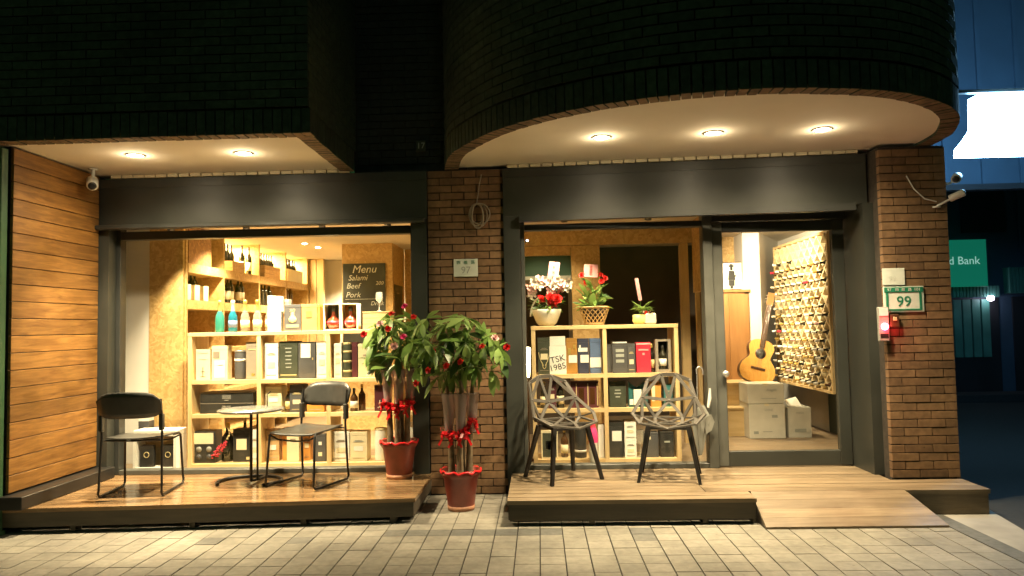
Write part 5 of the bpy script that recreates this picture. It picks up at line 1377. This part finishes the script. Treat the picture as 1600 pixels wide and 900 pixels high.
def lattice_chair(label, loc, rz):
    t = thing('lattice_chair', label, 'chair', loc, rz, 'grey cast lattice chairs with black legs')
    V = {
        'T1': (-.175, .235, .765), 'T2': (-.06, .265, .812), 'T3': (.06, .265, .812), 'T4': (.175, .235, .765),
        'M1': (-.215, .13, .635), 'M2': (.215, .13, .635), 'H': (0, .225, .60),
        'W1': (-.285, -.03, .515), 'W2': (.285, -.03, .515), 'J1': (-.115, .165, .465), 'J2': (.115, .165, .465),
        'S1': (-.215, .07, .475), 'S2': (.215, .07, .475),
        'F1': (-.215, -.17, .455), 'F2': (0, -.235, .425), 'F3': (.215, -.17, .455),
        'C1': (-.10, -.03, .435), 'C2': (.10, -.03, .435), 'C0': (0, .08, .438)}
    E_ = ['T1 T2', 'T2 T3', 'T3 T4', 'T1 M1', 'T4 M2', 'T2 M1', 'T3 M2', 'T2 H', 'T3 H', 'M1 H', 'M2 H', 'M1 J1', 'H J1', 'H J2', 'M2 J2', 'M1 W1', 'M2 W2', 'W1 S1', 'W2 S2', 'M1 S1', 'M2 S2', 'S1 J1', 'S2 J2', 'J1 J2',
          'W1 F1', 'W2 F3', 'F1 F2', 'F2 F3', 'S1 F1', 'S2 F3', 'S1 C1', 'S2 C2', 'J1 C1', 'J2 C2', 'J1 C0', 'J2 C0', 'C0 C1', 'C0 C2', 'C1 C2', 'C1 F1', 'C2 F3', 'C1 F2', 'C2 F2']
    seat = MB(); back = MB()
    low = {'S1', 'S2', 'J1', 'J2', 'F1', 'F2', 'F3', 'C1', 'C2', 'C0', 'W1', 'W2'}
    for e in E_:
        a, b = e.split(); A, B = Vector(V[a]), Vector(V[b])
        isl = a in low and b in low
        nrm = (0, 0, 1) if isl else ((A+B)/2-Vector((0, -.25, .75)))
        wdt = .030 if a[0] == 'T' and b[0] == 'T' else .025
        (seat if isl else back).bar(A, B, wdt, .013, nrm)
    for k, p in V.items():
        M_ = Matrix.Translation(p)
        (seat if k in low else back).lathe([(0, -.0075), (.011, -.0075), (.0155, -.003), (.0155, .003), (.011, .0075), (0, .0075)], 8, M=M_)
    seat.build('seat', 'shell_metal', t, local=True); back.build('backrest', 'shell_metal', t, local=True)
    fr = MB(); fr.bar((-.16, -.12, .415), (.16, -.12, .415), .03, .02, (0, 0, 1)); fr.bar((-.16, .11, .425), (.16, .11, .425), .03, .02, (0, 0, 1)); fr.bar((-.12, -.12, .412), (-.12, .11, .422), .03, .02, (0, 0, 1)); fr.bar((.12, -.12, .412), (.12, .11, .422), .03, .02, (0, 0, 1))
    fr.build('under_frame', 'chair_leg_black', t, local=True)
    for sx, sy in ((-1, -1), (1, -1), (-1, 1), (1, 1)):
        a = Vector((sx*.155, sy*.12, .43)); b = Vector((sx*.235, sy*.215+.01, 0))
        q = MB(); vs = []
        for p, h in ((a, .017), (b, .0125)):
            for i, j in ((-1, -1), (1, -1), (1, 1), (-1, 1)): vs.append((p.x+i*h, p.y+j*h, p.z))
        q.add(vs, [(0, 1, 2, 3), (7, 6, 5, 4), (4, 5, 1, 0), (5, 6, 2, 1), (6, 7, 3, 2), (7, 4, 0, 3)]); q.build('leg', 'chair_leg_black', t, local=True)
    return t
l1 = lattice_chair('grey lattice chair turned right, nearer the middle pillar', (.18, 6.10, .181), R(30))
l2 = copy_tree(l1, (1.03, 6.05, .181), R(-12), 'grey lattice chair facing the street, beside the umbrella')

# umbrella leaning against the window frame
t = thing('umbrella', 'pale half folded umbrella with hooked handle behind the right lattice chair', 'umbrella', (1.36, 6.40, .181))
MB().tube([(-.02, .02, .02), (-.015, .01, .80)], .005, 6).build('shaft', 'silver', t, local=True)
MB().tube([(-.015, .01, .80), (-.018, .01, .845), (0, .008, .868), (.022, .006, .862), (.034, .006, .84), (.036, .006, .80)], .006, 8).build('handle', 'silver', t, local=True)
um = MB(); NSG = 16
prof = [(.010, .12), (.022, .18), (.036, .28), (.052, .38), (.06, .44), (.04, .48), (.015, .54)]
vs = []; fs = []
for r_, z in prof:
    for k in range(NSG): 
        a = 2*math.pi*k/NSG; q = r_*(1.25 if k % 2 else .55); vs.append((-.01+q*math.cos(a)*1.2+.10*(z-.3 if z > .3 else 0), .01+q*math.sin(a)*.6-.02, z))
for i in range(len(prof)-1):
    for k in range(NSG): fs.append((i*NSG+k, i*NSG+(k+1) % NSG, (i+1)*NSG+(k+1) % NSG, (i+1)*NSG+k))
um.add(vs, fs, 0, False); um.build('canopy', 'umbrella_cloth', t, local=True)
MB().add([(.02, -.03, .42), (.085, -.03, .47), (.115, -.02, .40), (.09, -.02, .33), (.04, -.03, .30)], [(0, 1, 2), (0, 2, 3), (0, 3, 4)]).build('loose_panel', 'umbrella_cloth', t, local=True)
MB().tube([(.07, 0, .52), (.085, 0, .60), (.09, 0, .68)], [.012, .016, .008], 8).build('tip_grip', 'camera_white', t, local=True)

# ------------------------------------------------------------------ money trees
def money_tree(label, loc, H, spread, seedv, flowers, nclu, big, cut=300):
    rr = random.Random(seedv)
    t = thing('potted_money_tree', label, 'potted plant', loc)
    h0 = .31
    MB().lathe([(0, 0), (.098, 0), (.104, .02), (.135, .24), (.150, .265), (.156, .275), (.156, .305), (.148, .31), (.138, .305), (.136, .27), (0, .265)], 28).build('pot', 'terracotta', t, local=True)
    pot = t.children[0] if t.children else None
    pot = bpy.data.objects[[o.name for o in bpy.data.objects if o.parent == t][0]]
    MB().lathe([(.1045, .0), (.1055, .0), (.1085, .035), (.107, .035)], 28).build('pot_foot', 'terracotta_pale', pot, local=True)
    MB().lathe([(0, .266), (.134, .268), (.134, .28), (.0, .285)], 20).build('soil', 'soil', t, local=True)
    pts = []
    for q in range(28):
        a = 2*math.pi*q/28; pts.append((.158*math.cos(a), .158*math.sin(a), .300+.012*math.sin(q*2.3)))
    MB().tube(pts, .008, 6, closed=True).build('red_cord', 'ribbon', pot, local=True)
    tops = []
    for k, (dx, dy, lean) in enumerate(((-.065, -.02, -.02), (.0, -.045, .01), (.065, .0, .03), (.01, .05, .0))):
        z1 = .74+.05*k
        MB().tube([(dx, dy, .26), (dx*1.05, dy, .34), (dx*1.0+lean*.4, dy, .55), (dx+lean, dy, z1), (dx+lean*1.5, dy, z1+.22)], [.032, .026, .022, .019, .010], 10).build('trunk', 'bark', t, local=True)
        tops.append(Vector((dx+lean*1.5, dy, z1+.2)))
        if k < 3:
            MB().lathe([(.030, 0), (.036, .06), (.045, .18), (.06, .30)], 12, off=(dx+lean, dy, .60)).build('plastic_sleeve', 'plastic_wrap', t, local=True)
    # ribbons bows
    for k, (dx, dy, z) in enumerate(((-.11, -.05, .60), (-.03, -.085, .585), (.045, -.075, .60), (.10, -.03, .68 if big else .62))):
        b = MB()
        for q in range(16):
            a = rr.uniform(0, 6.28); el = rr.uniform(-.9, .9); L_ = rr.uniform(.04, .07); w_ = .024
            d = Vector((math.cos(a)*math.cos(el), math.sin(a)*math.cos(el)*.8-.2, math.sin(el))).normalized()
            s_ = d.cross(Vector((0, 0, 1))).normalized() if abs(d.z) < .95 else Vector((1, 0, 0))
            c = Vector((dx, dy, z)); u_ = s_.cross(d)
            ring = [c, c+d*L_*.5+u_*.018, c+d*L_+u_*.004, c+d*L_*.55-u_*.016]
            for i in range(3):
                p, p2 = ring[i], ring[i+1]
                b.add([p-s_*w_/2, p+s_*w_/2, p2+s_*w_/2, p2-s_*w_/2], [(0, 1, 2, 3)], 0, False)
        for s_ in (-1, 1):
            b.add([(dx+s_*.006, dy-.01, z), (dx+s_*.02, dy-.012, z-.05), (dx+s_*.045, dy-.02, z-.10), (dx+s_*.06, dy-.015, z-.09), (dx+s_*.035, dy-.01, z-.045), (dx+s_*.016, dy-.01, z)], [(0, 1, 4, 5), (1, 2, 3, 4)], 0, False)
        b.build('ribbon_bow', 'ribbon', t, local=True)
    # crown: palmate leaf clusters
    count = 0; over = MB()
    c0 = Vector((0, 0, .26+(H-.26)*.72))
    for k in range(nclu):
        while True:
            p = Vector((rr.uniform(-1, 1), rr.uniform(-1, 1), rr.uniform(-1, 1)))
            if .25 < p.length < 1: break
        hub = Vector((p.x*spread[0]-(.03 if big else 0), p.y*spread[1], spread[3]+p.z*spread[2]))
        top = rr.choice(tops)
        mid = (top+hub)/2+Vector((0, 0, .05))
        MB().tube([top, mid, hub], [.0045, .0032, .002], 5).build('stalk', 'leaf_green', t, local=True)
        outd = Vector((p.x, p.y, p.z*.5+.25)).normalized()
        n_ = rr.choice((5, 6, 6, 7))
        ax = outd.orthogonal().normalized(); ay = outd.cross(ax)
        key = rr.choice('ggbbd') if p.z < .3 else rr.choice('gbbb')
        ph = rr.uniform(0, 6.28)
        for q in range(n_):
            a = ph+2*math.pi*q/n_
            d = (ax*math.cos(a)+ay*math.sin(a))*.9+outd*.25+Vector((0, 0, -.38))
            s_ = rr.uniform(.75, 1.2)
            if count < cut: inst('leaf', LF[key], t, hub, look(d, rr.uniform(-.5, .5)), (s_, s_, s_)); count += 1
    for (x, y, z, c) in flowers:
        o = inst('flower', FL[(c,)], t, (x, y, z)); o.rotation_euler = (R(65)+rr.uniform(-.4, .4), 0, rr.uniform(-.6, .6))
    return t
money_tree('potted money tree on the deck beside the left window, red bows and flowers', (-1.19, 6.22, .181), 1.38, (.26, .22, .24, 1.12), 5,
           [(-.24, -.2, 1.20, 'r'), (-.10, -.22, 1.28, 'p'), (-.03, -.24, 1.24, 'r'), (.09, -.22, 1.17, 'm'), (.17, -.2, 1.33, 'r'), (.09, -.15, 1.42, 'm'), (-.01, -.2, 1.36, 'r'), (.02, -.25, 1.10, 'p')], 30, False)
money_tree('taller potted money tree on the pavement before the brick pillar', (-.635, 5.86, .003), 1.55, (.40, .30, .29, 1.26), 9,
           [(-.20, -.28, 1.10, 'r'), (-.06, -.30, 1.13, 'r'), (.05, -.32, 1.16, 'r'), (.21, -.28, 1.27, 'r'), (.30, -.24, 1.33, 'p'), (.39, -.2, 1.26, 'r'), (-.30, -.24, 1.0, 'r'), (-.18, -.2, 1.24, 'r')], 42, True)

# ================================================================== STREET AT THE RIGHT
lb = thing('lightbox_sign', 'glaring blue white lightbox sign hung at the top right corner', 'sign', (3.55, 6.9, 2.62))
YB = 6.95
MB().prism([(3.98, 2.94), (4.75, 2.94), (4.75, 3.50), (4.14, 3.50), (4.13, 3.20), (4.06, 3.10), (3.99, 3.02)], -YB-.16, -YB, M=Matrix(((1, 0, 0, 0), (0, 0, -1, 0), (0, 1, 0, 0), (0, 0, 0, 1)))).build('luminous_case', 'lightbox_face', lb)
MB().box(3.3, 4.8, YB+.03, YB+.09, 3.53, 3.56).build('bracket', 'dark_frame', lb)
nb_ = thing('bank_building', 'dim bank building across the side street beyond the pillar', 'building', (9.5, 14.5, 0))
MB().box(6.9, 16, 14.0, 16, 0, 7).build('wall', 'neighbour_wall', nb_)
MB().box(7.2, 8.5, 13.97, 13.995, 0.0, 1.78).build('shop_opening', 'neighbour_dark', nb_)
for i in range(4):
    MB().box(7.66+.17*i, 7.80+.17*i, 13.93, 13.965, .7, 1.76).build('shutter_panel', 'green_shutter', nb_)
for (a, b, z0, z1) in ((7.6, 8.46, 1.80, 2.0), (8.62, 10.2, 1.86, 2.33)):
    k = int((b-a)/.06)
    m_ = MB()
    for i in range(k): m_.box(a+.06*i, a+.06*i+.045, 13.80, 13.9, z0, z1)
    m_.box(a, b, 13.9, 13.99, z0, z1); o = m_.build('ribbed_awning', 'green_shutter', nb_)
for x in (8.95, 9.15, 9.7): MB().box(x, x+.12, 13.94, 13.99, 2.6, 6.5).build('wall_rib', 'neighbour_wall', nb_)
for z0 in (3.0, 4.6):
    MB().box(7.9, 8.7, 13.96, 13.995, z0, z0+1.2).build('window', 'neighbour_dark', nb_)
    MB().box(9.35, 9.65, 13.96, 13.995, z0, z0+1.2).build('window', 'neighbour_dark', nb_)
MB().box(8.75, 9.9, 13.96, 13.995, 0, 1.8).build('dark_doorway', 'neighbour_dark', nb_)
bs = thing('bank_sign', 'square green lit bank sign across the side street', 'sign', (7.75, 13.5, 1.98))
MB().box(7.30, 8.02, 13.45, 13.55, 1.98, 2.82).build('panel', 'bank_sign', bs)
text_part('lettering', 'd Bank', .20, 'bank_letters', bs, (-.13, -.06, .46))
MB().box(7.5, 7.56, 13.56, 14, 2.4, 2.46).build('bracket', 'dark_frame', bs)
sl = thing('wall_lamp', 'small violet white wall lamp under the bank awning', 'lamp', (8.25, 13.78, 1.72))
MB().lathe([(0, 0), (.05, .02), (.06, .06), (.04, .09), (0, .1)], 14).build('globe', 'street_lamp_glow', sl, local=True)
MB().box(-.01, .01, 0, .18, .095, .11).build('arm', 'dark_frame', sl, local=True)
sw = thing('side_street_wall', 'upper wall of the neighbouring building behind the lightbox, blue glow in its colour', 'building', (7.3, 9.5, 0))
MB().box(4.7, 12, 9.0, 9.5, 3.02, 9).build('wall', 'neighbour_wall', sw)
MB().box(6.4, 12, 9.02, 9.48, 0, 3.019).build('wall', 'neighbour_dark', sw)
for x in (4.9, 5.35, 5.8, 6.3): MB().box(x, x+.05, 8.97, 8.999, 3.02, 9).build('wall_rib', 'neighbour_wall', sw)
MB().box(4.7, 12, 8.95, 8.999, 2.95, 3.019).build('ledge', 'neighbour_dark', sw)
